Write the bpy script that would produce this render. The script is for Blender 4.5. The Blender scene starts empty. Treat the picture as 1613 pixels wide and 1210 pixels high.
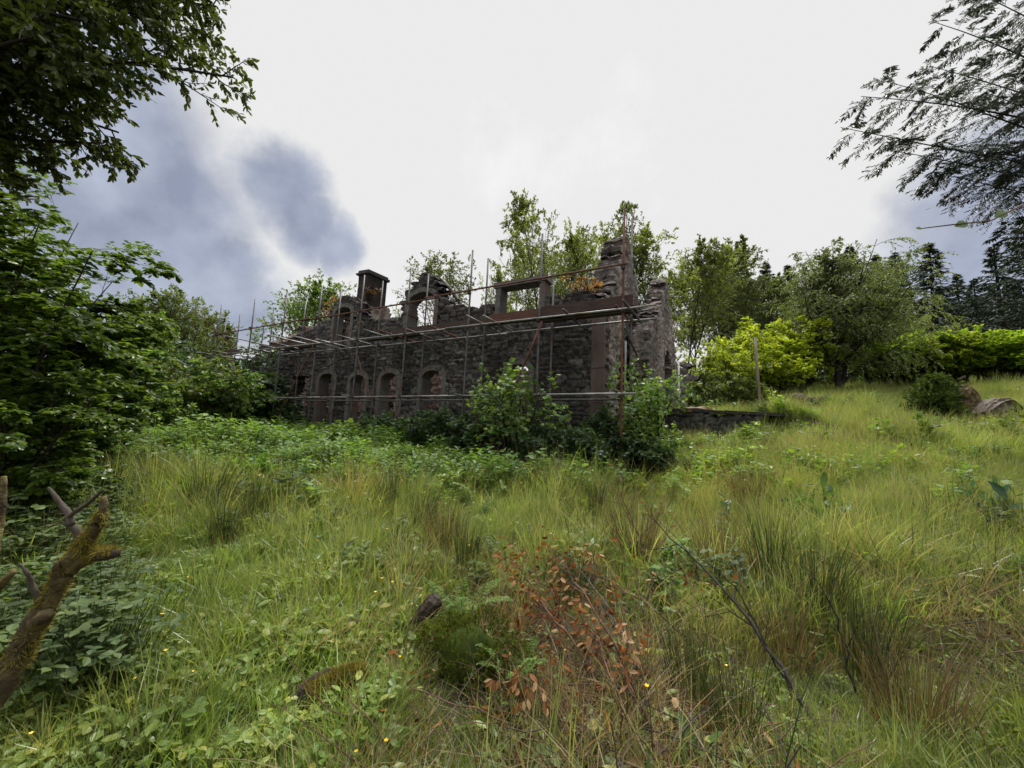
import bpy, math, random
import numpy as np
from mathutils import Vector

# ------------------------------------------------------------------ camera, sky, sun
scene = bpy.context.scene
COL = scene.collection
R_ = math.radians
SUN_EL, SUN_AZ = R_(60), R_(14)          # azimuth measured from +Y towards +X

PITCH, ROLL, FPX = R_(7.1), R_(2.6), 620.0
EYE = np.array([0, 0, 1.6])
Fw = np.array([0, math.cos(PITCH), math.sin(PITCH)])
_r0 = np.array([1.0, 0, 0]); _u0 = np.array([0, -math.sin(PITCH), math.cos(PITCH)])
Rt = _r0 * math.cos(ROLL) + _u0 * math.sin(ROLL)
Up = _u0 * math.cos(ROLL) - _r0 * math.sin(ROLL)

cam_data = bpy.data.cameras.new("camera")
cam = bpy.data.objects.new("camera", cam_data); COL.objects.link(cam)
from mathutils import Matrix
cam.matrix_world = Matrix(((Rt[0], Up[0], -Fw[0], EYE[0]), (Rt[1], Up[1], -Fw[1], EYE[1]),
                           (Rt[2], Up[2], -Fw[2], EYE[2]), (0, 0, 0, 1)))
cam_data.sensor_width = 36.0
cam_data.lens = FPX / 1613.0 * 36.0
cam_data.clip_start = 0.05; cam_data.clip_end = 2000
scene.camera = cam
scene.render.resolution_x, scene.render.resolution_y = 1024, 768
scene.view_settings.view_transform = 'Standard'
scene.view_settings.look = 'None'
scene.view_settings.gamma = 1.0
scene.view_settings.exposure = 1.5
scene.cycles.max_bounces = 8
scene.cycles.diffuse_bounces = 4
scene.cycles.transmission_bounces = 5
scene.cycles.use_denoising = True


def at(u, v, Y):
    w = (u - 806.5) / FPX * Rt - (v - 605) / FPX * Up + Fw
    return EYE + w * (Y / w[1])


def build_world():
    w = bpy.data.worlds.new("World"); scene.world = w; w.use_nodes = True
    nt = w.node_tree; N = nt.nodes; L = nt.links
    for n in list(N): N.remove(n)
    out = N.new('ShaderNodeOutputWorld'); bg = N.new('ShaderNodeBackground'); bg.inputs[1].default_value = 0.1
    L.new(bg.outputs[0], out.inputs[0])
    sky = N.new('ShaderNodeTexSky'); sky.sky_type = 'NISHITA'; sky.sun_disc = False
    sky.sun_elevation = SUN_EL; sky.sun_rotation = SUN_AZ
    tc = N.new('ShaderNodeTexCoord')
    nz = N.new('ShaderNodeTexNoise'); nz.inputs['Scale'].default_value = 2.8; nz.inputs['Detail'].default_value = 10
    nz.inputs['Roughness'].default_value = 0.6
    L.new(tc.outputs['Generated'], nz.inputs['Vector'])
    # warped direction
    sub = N.new('ShaderNodeVectorMath'); sub.operation = 'SUBTRACT'; sub.inputs[1].default_value = (.5, .5, .5)
    L.new(nz.outputs['Color'], sub.inputs[0])
    sc = N.new('ShaderNodeVectorMath'); sc.operation = 'SCALE'; sc.inputs['Scale'].default_value = 0.24
    L.new(sub.outputs[0], sc.inputs[0])
    add = N.new('ShaderNodeVectorMath'); add.operation = 'ADD'
    L.new(tc.outputs['Generated'], add.inputs[0]); L.new(sc.outputs[0], add.inputs[1])
    nrm = N.new('ShaderNodeVectorMath'); nrm.operation = 'NORMALIZE'; L.new(add.outputs[0], nrm.inputs[0])

    def blob(u, v, deg, soft):
        d = at(u, v, 1.0) - EYE; d = d / np.linalg.norm(d)
        dp = N.new('ShaderNodeVectorMath'); dp.operation = 'DOT_PRODUCT'; dp.inputs[1].default_value = tuple(d)
        L.new(nrm.outputs[0], dp.inputs[0])
        mr = N.new('ShaderNodeMapRange'); mr.interpolation_type = 'SMOOTHSTEP'
        soft = soft * .8; mr.inputs[1].default_value = math.cos(R_(deg + soft)); mr.inputs[2].default_value = math.cos(R_(max(0.1, deg - soft)))
        L.new(dp.outputs['Value'], mr.inputs[0]); return mr.outputs[0]
    blobs = [blob(140, 330, 12, 4), blob(345, 420, 4.5, 2.5), blob(50, 190, 12, 5), blob(285, 400, 4.5, 3), blob(330, 455, 5, 3), blob(235, 250, 4.2, 2.5), blob(440, 300, 4.2, 2.6), blob(478, 350, 3.2, 2.4), blob(530, 378, 2.6, 2.2),
             blob(1610, 400, 8, 6), blob(1560, 300, 4, 5), blob(220, 500, 9, 4), blob(395, 480, 4, 4)]
    cur = blobs[0]
    for b in blobs[1:]:
        m = N.new('ShaderNodeMath'); m.operation = 'MAXIMUM'; L.new(cur, m.inputs[0]); L.new(b, m.inputs[1]); cur = m.outputs[0]
    # dark cloud body with inner variation
    nz2 = N.new('ShaderNodeTexNoise'); nz2.inputs['Scale'].default_value = 7.0; nz2.inputs['Detail'].default_value = 8
    L.new(tc.outputs['Generated'], nz2.inputs['Vector'])
    dark = N.new('ShaderNodeValToRGB')
    dark.color_ramp.elements[0].position = 0.36; dark.color_ramp.elements[0].color = (.98, 1.08, 1.40, 1)
    dark.color_ramp.elements[1].position = 0.66; dark.color_ramp.elements[1].color = (1.75, 1.88, 2.25, 1)
    L.new(nz2.outputs[0], dark.inputs[0])
    mixs = N.new('ShaderNodeMix'); mixs.data_type = 'RGBA'; mixs.inputs[0].default_value = 0.05
    L.new(dark.outputs[0], mixs.inputs[6]); L.new(sky.outputs[0], mixs.inputs[7])
    # bright overcast, with extra brightness added overhead, out of view, to light the ground
    sx = N.new('ShaderNodeSeparateXYZ'); L.new(tc.outputs['Generated'], sx.inputs[0])
    mz = N.new('ShaderNodeMapRange'); mz.inputs[1].default_value = 0.82; mz.inputs[2].default_value = 1.0
    mz.inputs[3].default_value = 2.94; mz.inputs[4].default_value = ZENITH
    L.new(sx.outputs[2], mz.inputs[0])
    edge = N.new('ShaderNodeMapRange'); edge.inputs[1].default_value = .55; edge.inputs[2].default_value = .75
    edge.inputs[3].default_value = 1.0; edge.inputs[4].default_value = 1.14
    L.new(nz.outputs[0], edge.inputs[0])
    mu = N.new('ShaderNodeMath'); mu.operation = 'MULTIPLY'; L.new(mz.outputs[0], mu.inputs[0]); L.new(edge.outputs[0], mu.inputs[1])
    wh = N.new('ShaderNodeVectorMath'); wh.operation = 'SCALE'; wh.inputs[0].default_value = (1.0, 1.0, 1.0)
    L.new(mu.outputs[0], wh.inputs['Scale'])
    mix = N.new('ShaderNodeMix'); mix.data_type = 'RGBA'
    L.new(cur, mix.inputs[0]); L.new(wh.outputs[0], mix.inputs[6]); L.new(mixs.outputs[2], mix.inputs[7])
    L.new(mix.outputs[2], bg.inputs[0])


ZENITH = 17.0
build_world()
sun_d = bpy.data.lights.new("sun", 'SUN'); sun_d.energy = 1.5; sun_d.angle = R_(12); sun_d.color = (1, .96, .88)
sun = bpy.data.objects.new("sun", sun_d); COL.objects.link(sun)
_sd = Vector((math.sin(SUN_AZ) * math.cos(SUN_EL), math.cos(SUN_AZ) * math.cos(SUN_EL), math.sin(SUN_EL)))
sun.rotation_euler = _sd.to_track_quat('Z', 'Y').to_euler()
sun.location = (0, 0, 40)

# ------------------------------------------------------------------ helpers
def rng_(s): return np.random.default_rng(s)


def unit(v):
    return v / np.maximum(np.linalg.norm(v, axis=-1, keepdims=True), 1e-9)


def mk_mesh(name, V, F, mat, attrs=None, smooth=False, mats=None, midx=None):
    """V (n,3); F list of (m,3)/(m,4) index arrays"""
    me = bpy.data.meshes.new(name)
    V = np.asarray(V, dtype=np.float32)
    if not isinstance(F, list): F = [F]
    F = [np.asarray(f, dtype=np.int32) for f in F if len(f)]
    me.vertices.add(len(V)); me.vertices.foreach_set('co', V.ravel())
    loops = np.concatenate([f.ravel() for f in F])
    tot = np.concatenate([np.full(len(f), f.shape[1], dtype=np.int32) for f in F])
    start = np.concatenate([[0], np.cumsum(tot)[:-1]]).astype(np.int32)
    me.loops.add(len(loops)); me.loops.foreach_set('vertex_index', loops)
    me.polygons.add(len(tot)); me.polygons.foreach_set('loop_start', start)
    me.polygons.foreach_set('use_smooth', np.full(len(tot), smooth))
    if attrs:
        for k, a in attrs.items():
            at_ = me.attributes.new(k, 'FLOAT', 'POINT'); at_.data.foreach_set('value', np.asarray(a, dtype=np.float32))
    for m in (mats or [mat]):
        me.materials.append(m)
    if midx is not None: me.polygons.foreach_set('material_index', np.asarray(midx, dtype=np.int32))
    me.update(calc_edges=True)
    return me


def obj(name, me, parent=None, loc=None):
    o = bpy.data.objects.new(name, me); COL.objects.link(o)
    if parent is not None: o.parent = parent
    if loc is not None: o.location = loc
    return o


def tag(o, label=None, cat=None, group=None, kind=None):
    if label: o['label'] = label
    if cat: o['category'] = cat
    if group: o['group'] = group
    if kind: o['kind'] = kind
    return o


def thing(name, label, cat, loc=(0, 0, 0), rotz=0, group=None):
    o = bpy.data.objects.new(name, None); COL.objects.link(o)
    o.location = tuple(float(c) for c in loc); o.rotation_euler = (0, 0, rotz)
    o.empty_display_size = 0.2
    return tag(o, label, cat, group)


def dup(root, loc, rotz, scale=1.0, label=None, group=None):
    r = root.copy(); COL.objects.link(r); r.location = tuple(float(c) for c in loc); r.rotation_euler = (0, 0, rotz)
    r.scale = (scale,) * 3 if np.isscalar(scale) else scale
    if label: r['label'] = label
    if group: r['group'] = group
    for ch in list(root.children):
        c = ch.copy(); COL.objects.link(c); c.parent = r
        for g in ch.children:
            d = g.copy(); COL.objects.link(d); d.parent = c
    return r


# ------------------------------------------------------------------ materials
def new_mat(name):
    m = bpy.data.materials.new(name); m.use_nodes = True
    nt = m.node_tree
    for n in list(nt.nodes): nt.nodes.remove(n)
    return m, nt.nodes, nt.links


def ramp(N, cols, pos=None):
    r = N.new('ShaderNodeValToRGB'); el = r.color_ramp.elements
    pos = pos or [i / (len(cols) - 1) for i in range(len(cols))]
    while len(el) < len(cols): el.new(0.5)
    for e, c, p in zip(el, cols, pos):
        e.position = p; e.color = (*c, 1)
    return r


def leaf_mat(name, cols, trans=0.35, rough=0.45, tcol=(1.25, 1.2, .6), nscale=0.7, spec=.4, world_noise=True, rnd='attr', patch=None):
    m, N, L = new_mat(name)
    out = N.new('ShaderNodeOutputMaterial')
    if rnd == 'attr':
        a = N.new('ShaderNodeAttribute'); a.attribute_name = 'rnd'; src = a.outputs['Fac']
    else:
        a = N.new('ShaderNodeObjectInfo'); src = a.outputs['Random']
        b = N.new('ShaderNodeAttribute'); b.attribute_name = 'rnd'
        mm = N.new('ShaderNodeMath'); mm.operation = 'ADD'; L.new(src, mm.inputs[0]); L.new(b.outputs['Fac'], mm.inputs[1])
        m2 = N.new('ShaderNodeMath'); m2.operation = 'MULTIPLY'; m2.inputs[1].default_value = .5
        L.new(mm.outputs[0], m2.inputs[0]); src = m2.outputs[0]
    r = ramp(N, cols); L.new(src, r.inputs[0])
    g = N.new('ShaderNodeNewGeometry')
    nz = N.new('ShaderNodeTexNoise'); nz.inputs['Scale'].default_value = nscale; nz.inputs['Detail'].default_value = 3
    L.new(g.outputs['Position'], nz.inputs['Vector'])
    hv = N.new('ShaderNodeHueSaturation')
    mr = N.new('ShaderNodeMapRange'); mr.inputs[1].default_value = .3; mr.inputs[2].default_value = .7
    mr.inputs[3].default_value = .62; mr.inputs[4].default_value = 1.38
    L.new(nz.outputs[0], mr.inputs[0]); L.new(mr.outputs[0], hv.inputs['Value'])
    L.new(r.outputs[0], hv.inputs['Color'])
    col = hv.outputs[0]
    if patch:      # broad patches of another colour over the meadow
        pc, ps, lo, hi = patch
        n2 = N.new('ShaderNodeTexNoise'); n2.inputs['Scale'].default_value = ps; n2.inputs['Detail'].default_value = 2
        L.new(g.outputs['Position'], n2.inputs['Vector'])
        m3 = N.new('ShaderNodeMapRange'); m3.inputs[1].default_value = lo; m3.inputs[2].default_value = hi
        L.new(n2.outputs[0], m3.inputs[0])
        mx = N.new('ShaderNodeMix'); mx.data_type = 'RGBA'; L.new(m3.outputs[0], mx.inputs[0])
        L.new(col, mx.inputs[6]); mx.inputs[7].default_value = (*pc, 1); col = mx.outputs[2]
    p = N.new('ShaderNodeBsdfPrincipled'); p.inputs['Roughness'].default_value = rough
    p.inputs['Specular IOR Level'].default_value = spec
    L.new(col, p.inputs['Base Color'])
    if trans > 0:
        t = N.new('ShaderNodeBsdfTranslucent')
        tm = N.new('ShaderNodeMix'); tm.data_type = 'RGBA'; tm.blend_type = 'MULTIPLY'; tm.inputs[0].default_value = 1
        L.new(col, tm.inputs[6]); tm.inputs[7].default_value = (*[c * 1.6 for c in tcol], 1); L.new(tm.outputs[2], t.inputs[0])
        ms = N.new('ShaderNodeMixShader'); ms.inputs[0].default_value = trans
        L.new(p.outputs[0], ms.inputs[1]); L.new(t.outputs[0], ms.inputs[2]); L.new(ms.outputs[0], out.inputs[0])
    else:
        L.new(p.outputs[0], out.inputs[0])
    return m


def surf_mat(name, cols, scale=6, rough=.85, bump=.4, bscale=None, detail=8, metal=0, spec=.3, stretch=(1, 1, 1), pos=None, coord='Object', second=None):
    m, N, L = new_mat(name)
    out = N.new('ShaderNodeOutputMaterial'); p = N.new('ShaderNodeBsdfPrincipled'); L.new(p.outputs[0], out.inputs[0])
    tc = N.new('ShaderNodeTexCoord'); mp = N.new('ShaderNodeMapping'); mp.inputs['Scale'].default_value = stretch
    L.new(tc.outputs[coord], mp.inputs[0])
    nz = N.new('ShaderNodeTexNoise'); nz.inputs['Scale'].default_value = scale; nz.inputs['Detail'].default_value = detail
    nz.inputs['Roughness'].default_value = .65
    L.new(mp.outputs[0], nz.inputs['Vector'])
    r = ramp(N, cols, pos or [.3 + .4 * i / (len(cols) - 1) for i in range(len(cols))]); L.new(nz.outputs[0], r.inputs[0])
    col = r.outputs[0]
    if second:
        c2, s2, lo, hi = second
        n2 = N.new('ShaderNodeTexNoise'); n2.inputs['Scale'].default_value = s2; n2.inputs['Detail'].default_value = 5
        L.new(tc.outputs[coord], n2.inputs['Vector'])
        mr = N.new('ShaderNodeMapRange'); mr.inputs[1].default_value = lo; mr.inputs[2].default_value = hi
        L.new(n2.outputs[0], mr.inputs[0])
        mx = N.new('ShaderNodeMix'); mx.data_type = 'RGBA'; L.new(mr.outputs[0], mx.inputs[0])
        L.new(col, mx.inputs[6]); mx.inputs[7].default_value = (*c2, 1); col = mx.outputs[2]
    L.new(col, p.inputs['Base Color'])
    p.inputs['Roughness'].default_value = rough; p.inputs['Metallic'].default_value = metal
    p.inputs['Specular IOR Level'].default_value = spec
    if bump:
        nb = N.new('ShaderNodeTexNoise'); nb.inputs['Scale'].default_value = bscale or scale * 3; nb.inputs['Detail'].default_value = 6
        L.new(mp.outputs[0], nb.inputs['Vector'])
        b = N.new('ShaderNodeBump'); b.inputs['Strength'].default_value = bump; b.inputs['Distance'].default_value = .02
        L.new(nb.outputs[0], b.inputs['Height']); L.new(b.outputs[0], p.inputs['Normal'])
    return m


def stone_mat(name, cols, mortar, pale=(.3, .27, .25), moss=.0):
    m, N, L = new_mat(name)
    out = N.new('ShaderNodeOutputMaterial'); p = N.new('ShaderNodeBsdfPrincipled'); L.new(p.outputs[0], out.inputs[0])
    a = N.new('ShaderNodeAttribute'); a.attribute_name = 'stone'
    r = ramp(N, cols); L.new(a.outputs['Fac'], r.inputs[0])
    tc = N.new('ShaderNodeTexCoord')
    nz = N.new('ShaderNodeTexNoise'); nz.inputs['Scale'].default_value = 9; nz.inputs['Detail'].default_value = 8
    L.new(tc.outputs['Object'], nz.inputs['Vector'])
    hv = N.new('ShaderNodeHueSaturation'); mr = N.new('ShaderNodeMapRange')
    mr.inputs[1].default_value = .3; mr.inputs[2].default_value = .7; mr.inputs[3].default_value = .45; mr.inputs[4].default_value = 1.55
    L.new(nz.outputs[0], mr.inputs[0])
    nl = N.new('ShaderNodeTexNoise'); nl.inputs['Scale'].default_value = .55; nl.inputs['Detail'].default_value = 4
    mpl = N.new('ShaderNodeMapping'); mpl.inputs['Scale'].default_value = (1.4, 1.4, .55); L.new(tc.outputs['Object'], mpl.inputs[0]); L.new(mpl.outputs[0], nl.inputs['Vector'])
    ml = N.new('ShaderNodeMapRange'); ml.inputs[1].default_value = .35; ml.inputs[2].default_value = .65; ml.inputs[3].default_value = .62; ml.inputs[4].default_value = 1.5
    L.new(nl.outputs[0], ml.inputs[0]); mv = N.new('ShaderNodeMath'); mv.operation = 'MULTIPLY'; L.new(mr.outputs[0], mv.inputs[0]); L.new(ml.outputs[0], mv.inputs[1]); L.new(mv.outputs[0], hv.inputs['Value']); L.new(r.outputs[0], hv.inputs['Color'])
    b = N.new('ShaderNodeAttribute'); b.attribute_name = 'mortar'
    mx = N.new('ShaderNodeMix'); mx.data_type = 'RGBA'; L.new(b.outputs['Fac'], mx.inputs[0])
    L.new(hv.outputs[0], mx.inputs[6]); mx.inputs[7].default_value = (*mortar, 1)
    # lime flecks left on the stones
    n2 = N.new('ShaderNodeTexNoise'); n2.inputs['Scale'].default_value = 5; n2.inputs['Detail'].default_value = 9; n2.inputs['Roughness'].default_value = .75
    L.new(tc.outputs['Object'], n2.inputs['Vector'])
    m2 = N.new('ShaderNodeMapRange'); m2.inputs[1].default_value = .60; m2.inputs[2].default_value = .74; m2.inputs[4].default_value = .75
    L.new(n2.outputs[0], m2.inputs[0])
    mx2 = N.new('ShaderNodeMix'); mx2.data_type = 'RGBA'; L.new(m2.outputs[0], mx2.inputs[0])
    L.new(mx.outputs[2], mx2.inputs[6]); mx2.inputs[7].default_value = (*pale, 1)
    L.new(mx2.outputs[2], p.inputs['Base Color']); p.inputs['Roughness'].default_value = .9
    p.inputs['Specular IOR Level'].default_value = .2
    nb = N.new('ShaderNodeTexNoise'); nb.inputs['Scale'].default_value = 22; nb.inputs['Detail'].default_value = 6
    L.new(tc.outputs['Object'], nb.inputs['Vector'])
    bp = N.new('ShaderNodeBump'); bp.inputs['Strength'].default_value = .7; bp.inputs['Distance'].default_value = .03
    L.new(nb.outputs[0], bp.inputs['Height']); L.new(bp.outputs[0], p.inputs['Normal'])
    return m


M = {}
M['rubble'] = stone_mat('rubble', [(.028, .027, .0255), (.055, .053, .049), (.042, .037, .034), (.088, .083, .077), (.064, .05, .044), (.039, .038, .037), (.113, .107, .1)], (.018, .016, .015), pale=(.2, .175, .165))
M['rubble_grey_lit'] = stone_mat('rubble_grey_lit', [(.12, .108, .10), (.2, .182, .168), (.16, .128, .115), (.26, .24, .225), (.22, .162, .145), (.14, .133, .128)], (.05, .045, .042), pale=(.27, .245, .225))  # the house rubble made paler: light on the gable faces put into its colour
M['rubble_red_lit'] = stone_mat('rubble_red_lit', [(.10, .07, .062), (.18, .12, .105), (.14, .10, .092), (.24, .18, .165), (.2, .13, .11)], (.06, .048, .042), pale=(.34, .28, .26))  # reddish inner stone, with open-sky light painted into its paler colour
M['dry_stone'] = stone_mat('dry_stone', [(.05, .05, .045), (.08, .085, .07), (.06, .06, .055), (.11, .11, .1)], (.02, .02, .018), pale=(.12, .14, .08))
M['dressed'] = surf_mat('dressed', [(.064, .062, .059), (.108, .103, .098), (.14, .132, .124)], scale=4, bump=.35, second=((.12, .072, .058), 1.3, .5, .7))
M['quoin'] = surf_mat('quoin', [(.055, .042, .037), (.095, .07, .06), (.125, .095, .08)], scale=3, bump=.3, stretch=(1, 1, .3))
M['chimney'] = surf_mat('chimney', [(.011, .009, .0085), (.024, .019, .017), (.038, .029, .026)], scale=5, bump=.5)
M['plaster'] = surf_mat('plaster', [(.15, .125, .11), (.24, .205, .18), (.3, .26, .23)], scale=3, bump=.3, second=((.12, .08, .065), 2.2, .5, .6))
M['slate'] = surf_mat('slate', [(.03, .028, .03), (.06, .055, .055)], scale=6, bump=.3)
M['steel'] = surf_mat('steel', [(.04, .039, .039), (.088, .086, .086), (.15, .146, .142)], scale=5, rough=.5, metal=.35, spec=.5, bump=.05, second=((.10, .055, .035), 3.1, .54, .66))
M['steel_bright'] = surf_mat('steel_bright', [(.12, .118, .118), (.22, .218, .215), (.31, .30, .29)], scale=4, rough=.42, metal=.4, spec=.5, bump=.05, second=((.12, .07, .05), 2.3, .56, .68))
M['rust'] = surf_mat('rust', [(.055, .025, .018), (.12, .05, .033), (.17, .075, .05)], scale=7, rough=.8, bump=.15)
M['coupler'] = surf_mat('coupler', [(.03, .026, .024), (.07, .055, .045)], scale=10, rough=.7, bump=.1)
M['board'] = surf_mat('board', [(.03, .02, .017), (.06, .037, .03), (.09, .055, .044)], scale=3, bump=.3, stretch=(1, 1, 6))
M['board_red'] = surf_mat('board_red', [(.05, .024, .019), (.10, .046, .035), (.13, .062, .047)], scale=3, bump=.3, stretch=(1, 1, 6))
M['bark'] = surf_mat('bark', [(.02, .016, .012), (.05, .04, .03), (.09, .075, .058)], scale=8, bump=.6, stretch=(1, 1, .35))
M['bark_pale'] = surf_mat('bark_pale', [(.06, .05, .04), (.12, .105, .085), (.2, .18, .15)], scale=7, bump=.5, stretch=(1, 1, .35))
M['bark_dark'] = surf_mat('bark_dark', [(.012, .010, .008), (.03, .024, .02)], scale=8, bump=.5)
M['bark_red'] = surf_mat('bark_red', [(.045, .024, .016), (.10, .055, .036), (.16, .10, .07)], scale=9, bump=.3)
M['moss_bark'] = surf_mat('moss_bark', [(.02, .015, .009), (.06, .043, .02), (.12, .09, .035), (.18, .15, .055)], scale=9, bump=1.0, bscale=45, second=((.035, .024, .016), 4, .52, .62))
M['post_wood'] = surf_mat('post_wood', [(.12, .1, .08), (.22, .19, .15), (.28, .24, .2)], scale=5, bump=.4, stretch=(1, 1, .2))
M['stump_wood'] = surf_mat('stump_wood', [(.06, .048, .04), (.13, .105, .088), (.2, .165, .14)], scale=6, bump=.6, stretch=(3, 3, .5))
M['rotten_wood'] = surf_mat('rotten_wood', [(.01, .008, .006), (.035, .026, .02), (.07, .055, .04)], scale=9, bump=1.0)
M['soil'] = surf_mat('soil', [(.022, .017, .010), (.045, .036, .018), (.05, .055, .018), (.085, .075, .034)], scale=3.0, bump=.8, bscale=30, coord='Object')
M['moss'] = leaf_mat('moss', [(0.0385, 0.0575, 0.008), (0.077, 0.09775, 0.014), (0.121, 0.1437, 0.022)], trans=.2, rough=.8, spec=.1, nscale=7)

M['moss_brown'] = leaf_mat('moss_brown', [(0.1, 0.08, 0.0192), (0.18, 0.15, 0.032), (0.28, 0.24, 0.048)], trans=.2, rough=.8, spec=.1, nscale=9)
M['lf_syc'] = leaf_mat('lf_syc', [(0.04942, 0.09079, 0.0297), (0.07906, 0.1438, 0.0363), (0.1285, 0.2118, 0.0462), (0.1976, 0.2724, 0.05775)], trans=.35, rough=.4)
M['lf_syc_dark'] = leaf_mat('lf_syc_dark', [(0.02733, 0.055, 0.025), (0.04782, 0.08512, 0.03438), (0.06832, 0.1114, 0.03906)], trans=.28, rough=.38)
M['lf_syc_lime'] = leaf_mat('lf_syc_lime', [(.05, .11, .02), (.10, .19, .03), (.16, .26, .05)], trans=.45, rough=.4)
M['lf_horn'] = leaf_mat('lf_horn', [(0.03294, 0.06111, 0.0132), (0.0549, 0.09894, 0.01815), (0.0915, 0.1455, 0.0231), (0.1373, 0.1965, 0.0297)], trans=.35, rough=.36, nscale=1.2)
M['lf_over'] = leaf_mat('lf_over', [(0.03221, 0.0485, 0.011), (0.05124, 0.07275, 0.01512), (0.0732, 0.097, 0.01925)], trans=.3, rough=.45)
M['lf_tree'] = leaf_mat('lf_tree', [(0.077, 0.1055, 0.03036), (0.1232, 0.1552, 0.0414), (0.1694, 0.1987, 0.0483)], trans=.42, rough=.5, nscale=.4)
M['lf_tree_y'] = leaf_mat('lf_tree_y', [(0.091, 0.132, 0.0242), (0.143, 0.192, 0.033), (0.208, 0.24, 0.0385)], trans=.45, rough=.5, nscale=.4)
M['lf_alder'] = leaf_mat('lf_alder', [(0.0495, 0.07, 0.0286), (0.0825, 0.1092, 0.03575), (0.1155, 0.14, 0.0429)], trans=.35, rough=.5, nscale=.4)
M['lf_birch'] = leaf_mat('lf_birch', [(0.09108, 0.1255, 0.04275), (0.1275, 0.1674, 0.05643), (0.1731, 0.2093, 0.0684)], trans=.35, rough=.5, nscale=.5)
M['lf_gold'] = leaf_mat('lf_gold', [(0.1011, 0.1566, 0.0156), (0.1666, 0.2349, 0.0208), (0.238, 0.2936, 0.026), (0.3094, 0.3327, 0.039)], trans=.5, rough=.45, nscale=.5)
M['lf_goldgreen'] = leaf_mat('lf_goldgreen', [(0.0833, 0.1512, 0.013), (0.1428, 0.2268, 0.0182), (0.2142, 0.2835, 0.026)], trans=.5, rough=.45, nscale=.5)
M['lf_bush'] = leaf_mat('lf_bush', [(0.06138, 0.0937, 0.03025), (0.09646, 0.1339, 0.03782), (0.1579, 0.1875, 0.04538)], trans=.35, rough=.5)
M['lf_spruce'] = leaf_mat('lf_spruce', [(0.0256, 0.045, 0.0315), (0.0416, 0.066, 0.042), (0.0608, 0.087, 0.0525)], trans=.08, rough=.6, nscale=.3, spec=.2)
M['lf_young_spruce'] = leaf_mat('lf_young_spruce', [(.04, .07, .015), (.07, .11, .02), (.12, .16, .03)], trans=.15, rough=.6, spec=.2)
M['lf_hem'] = leaf_mat('lf_hem', [(0.03168, 0.0432, 0.04225), (0.04608, 0.06048, 0.05525), (0.0648, 0.0792, 0.06825)], trans=.15, rough=.45)
M['lf_red'] = leaf_mat('lf_red', [(.12, .06, .03), (.2, .10, .05), (.14, .13, .05)], trans=.4)
M['lf_dock'] = leaf_mat('lf_dock', [(0.0488, 0.097, 0.03125), (0.0671, 0.1261, 0.0375), (0.0976, 0.1552, 0.05)], trans=.3, rough=.4, nscale=5)
M['lf_blue'] = leaf_mat('lf_blue', [(.03, .075, .04), (.05, .11, .06), (.08, .14, .08)], trans=.25, rough=.32, nscale=5)
M['lf_dead'] = leaf_mat('lf_dead', [(.06, .026, .009), (.15, .06, .018), (.24, .10, .03), (.28, .155, .06), (.34, .24, .13)], trans=.25, rough=.65, spec=.2, nscale=8, tcol=(.85, .5, .25))
M['rush'] = leaf_mat('rush', [(0.01792, 0.03536, 0.0108), (0.03136, 0.05746, 0.01512), (0.0504, 0.08288, 0.0216), (0.112, 0.09392, 0.0378)], trans=.15, rough=.5, spec=.3)
M['rush_brown'] = leaf_mat('rush_brown', [(.05, .04, .018), (.10, .07, .035), (.17, .115, .06), (.07, .075, .025)], trans=.2, rough=.6)
M['straw'] = leaf_mat('straw', [(.15, .10, .05), (.24, .17, .09), (.2, .13, .06)], trans=.3, rough=.6)
M['fern'] = leaf_mat('fern', [(.08, .16, .02), (.12, .22, .03), (.16, .27, .04)], trans=.45, rough=.5)
M['grass'] = leaf_mat('grass', [(0.08102, 0.139, 0.03312), (0.1178, 0.1814, 0.0414), (0.162, 0.2177, 0.05796), (0.2357, 0.2297, 0.09315)], trans=.42, rough=.36, nscale=1.1, spec=.55, rnd='obj', patch=((.18, .21, .055), .35, .48, .72))
M['grass_tall'] = leaf_mat('grass_tall', [(0.1147, 0.1835, 0.04455), (0.1721, 0.2294, 0.06683), (0.2409, 0.2523, 0.104), (0.3212, 0.2753, 0.1485)], trans=.4, rough=.5, nscale=.8, rnd='obj', patch=((.26, .23, .085), .45, .54, .72))
M['grass_dry'] = leaf_mat('grass_dry', [(.2, .15, .07), (.29, .22, .11), (.36, .28, .15), (.14, .10, .05)], trans=.3, rough=.6, nscale=1, rnd='obj')
M['herb'] = leaf_mat('herb', [(0.07086, 0.1217, 0.02541), (0.1063, 0.1703, 0.03493), (0.1771, 0.2311, 0.04764), (0.3366, 0.2919, 0.06352)], trans=.4, rough=.42, nscale=1.2, rnd='obj')
M['herb_dark'] = leaf_mat('herb_dark', [(0.0366, 0.06305, 0.025), (0.0549, 0.0873, 0.03125), (0.0793, 0.1164, 0.0375), (0.1098, 0.1455, 0.04375)], trans=.3, rough=.55, spec=.25, nscale=2.5, rnd='obj')
M['nettle'] = leaf_mat('nettle', [(0.0726, 0.1446, 0.03494), (0.1162, 0.201, 0.04447), (0.1816, 0.2638, 0.05559)], trans=.4, rough=.5, nscale=.6, rnd='obj')
M['lime_herb'] = leaf_mat('lime_herb', [(.10, .18, .02), (.15, .25, .028), (.2, .3, .04)], trans=.45, rough=.45, nscale=.6, rnd='obj')
M['petal'] = leaf_mat('petal', [(.75, .5, .015), (.85, .6, .03)], trans=.3, rough=.4, nscale=1, rnd='obj')
M['white_paint'] = surf_mat('white_paint', [(.4, .39, .36), (.62, .6, .56)], scale=6, bump=.2)

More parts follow.
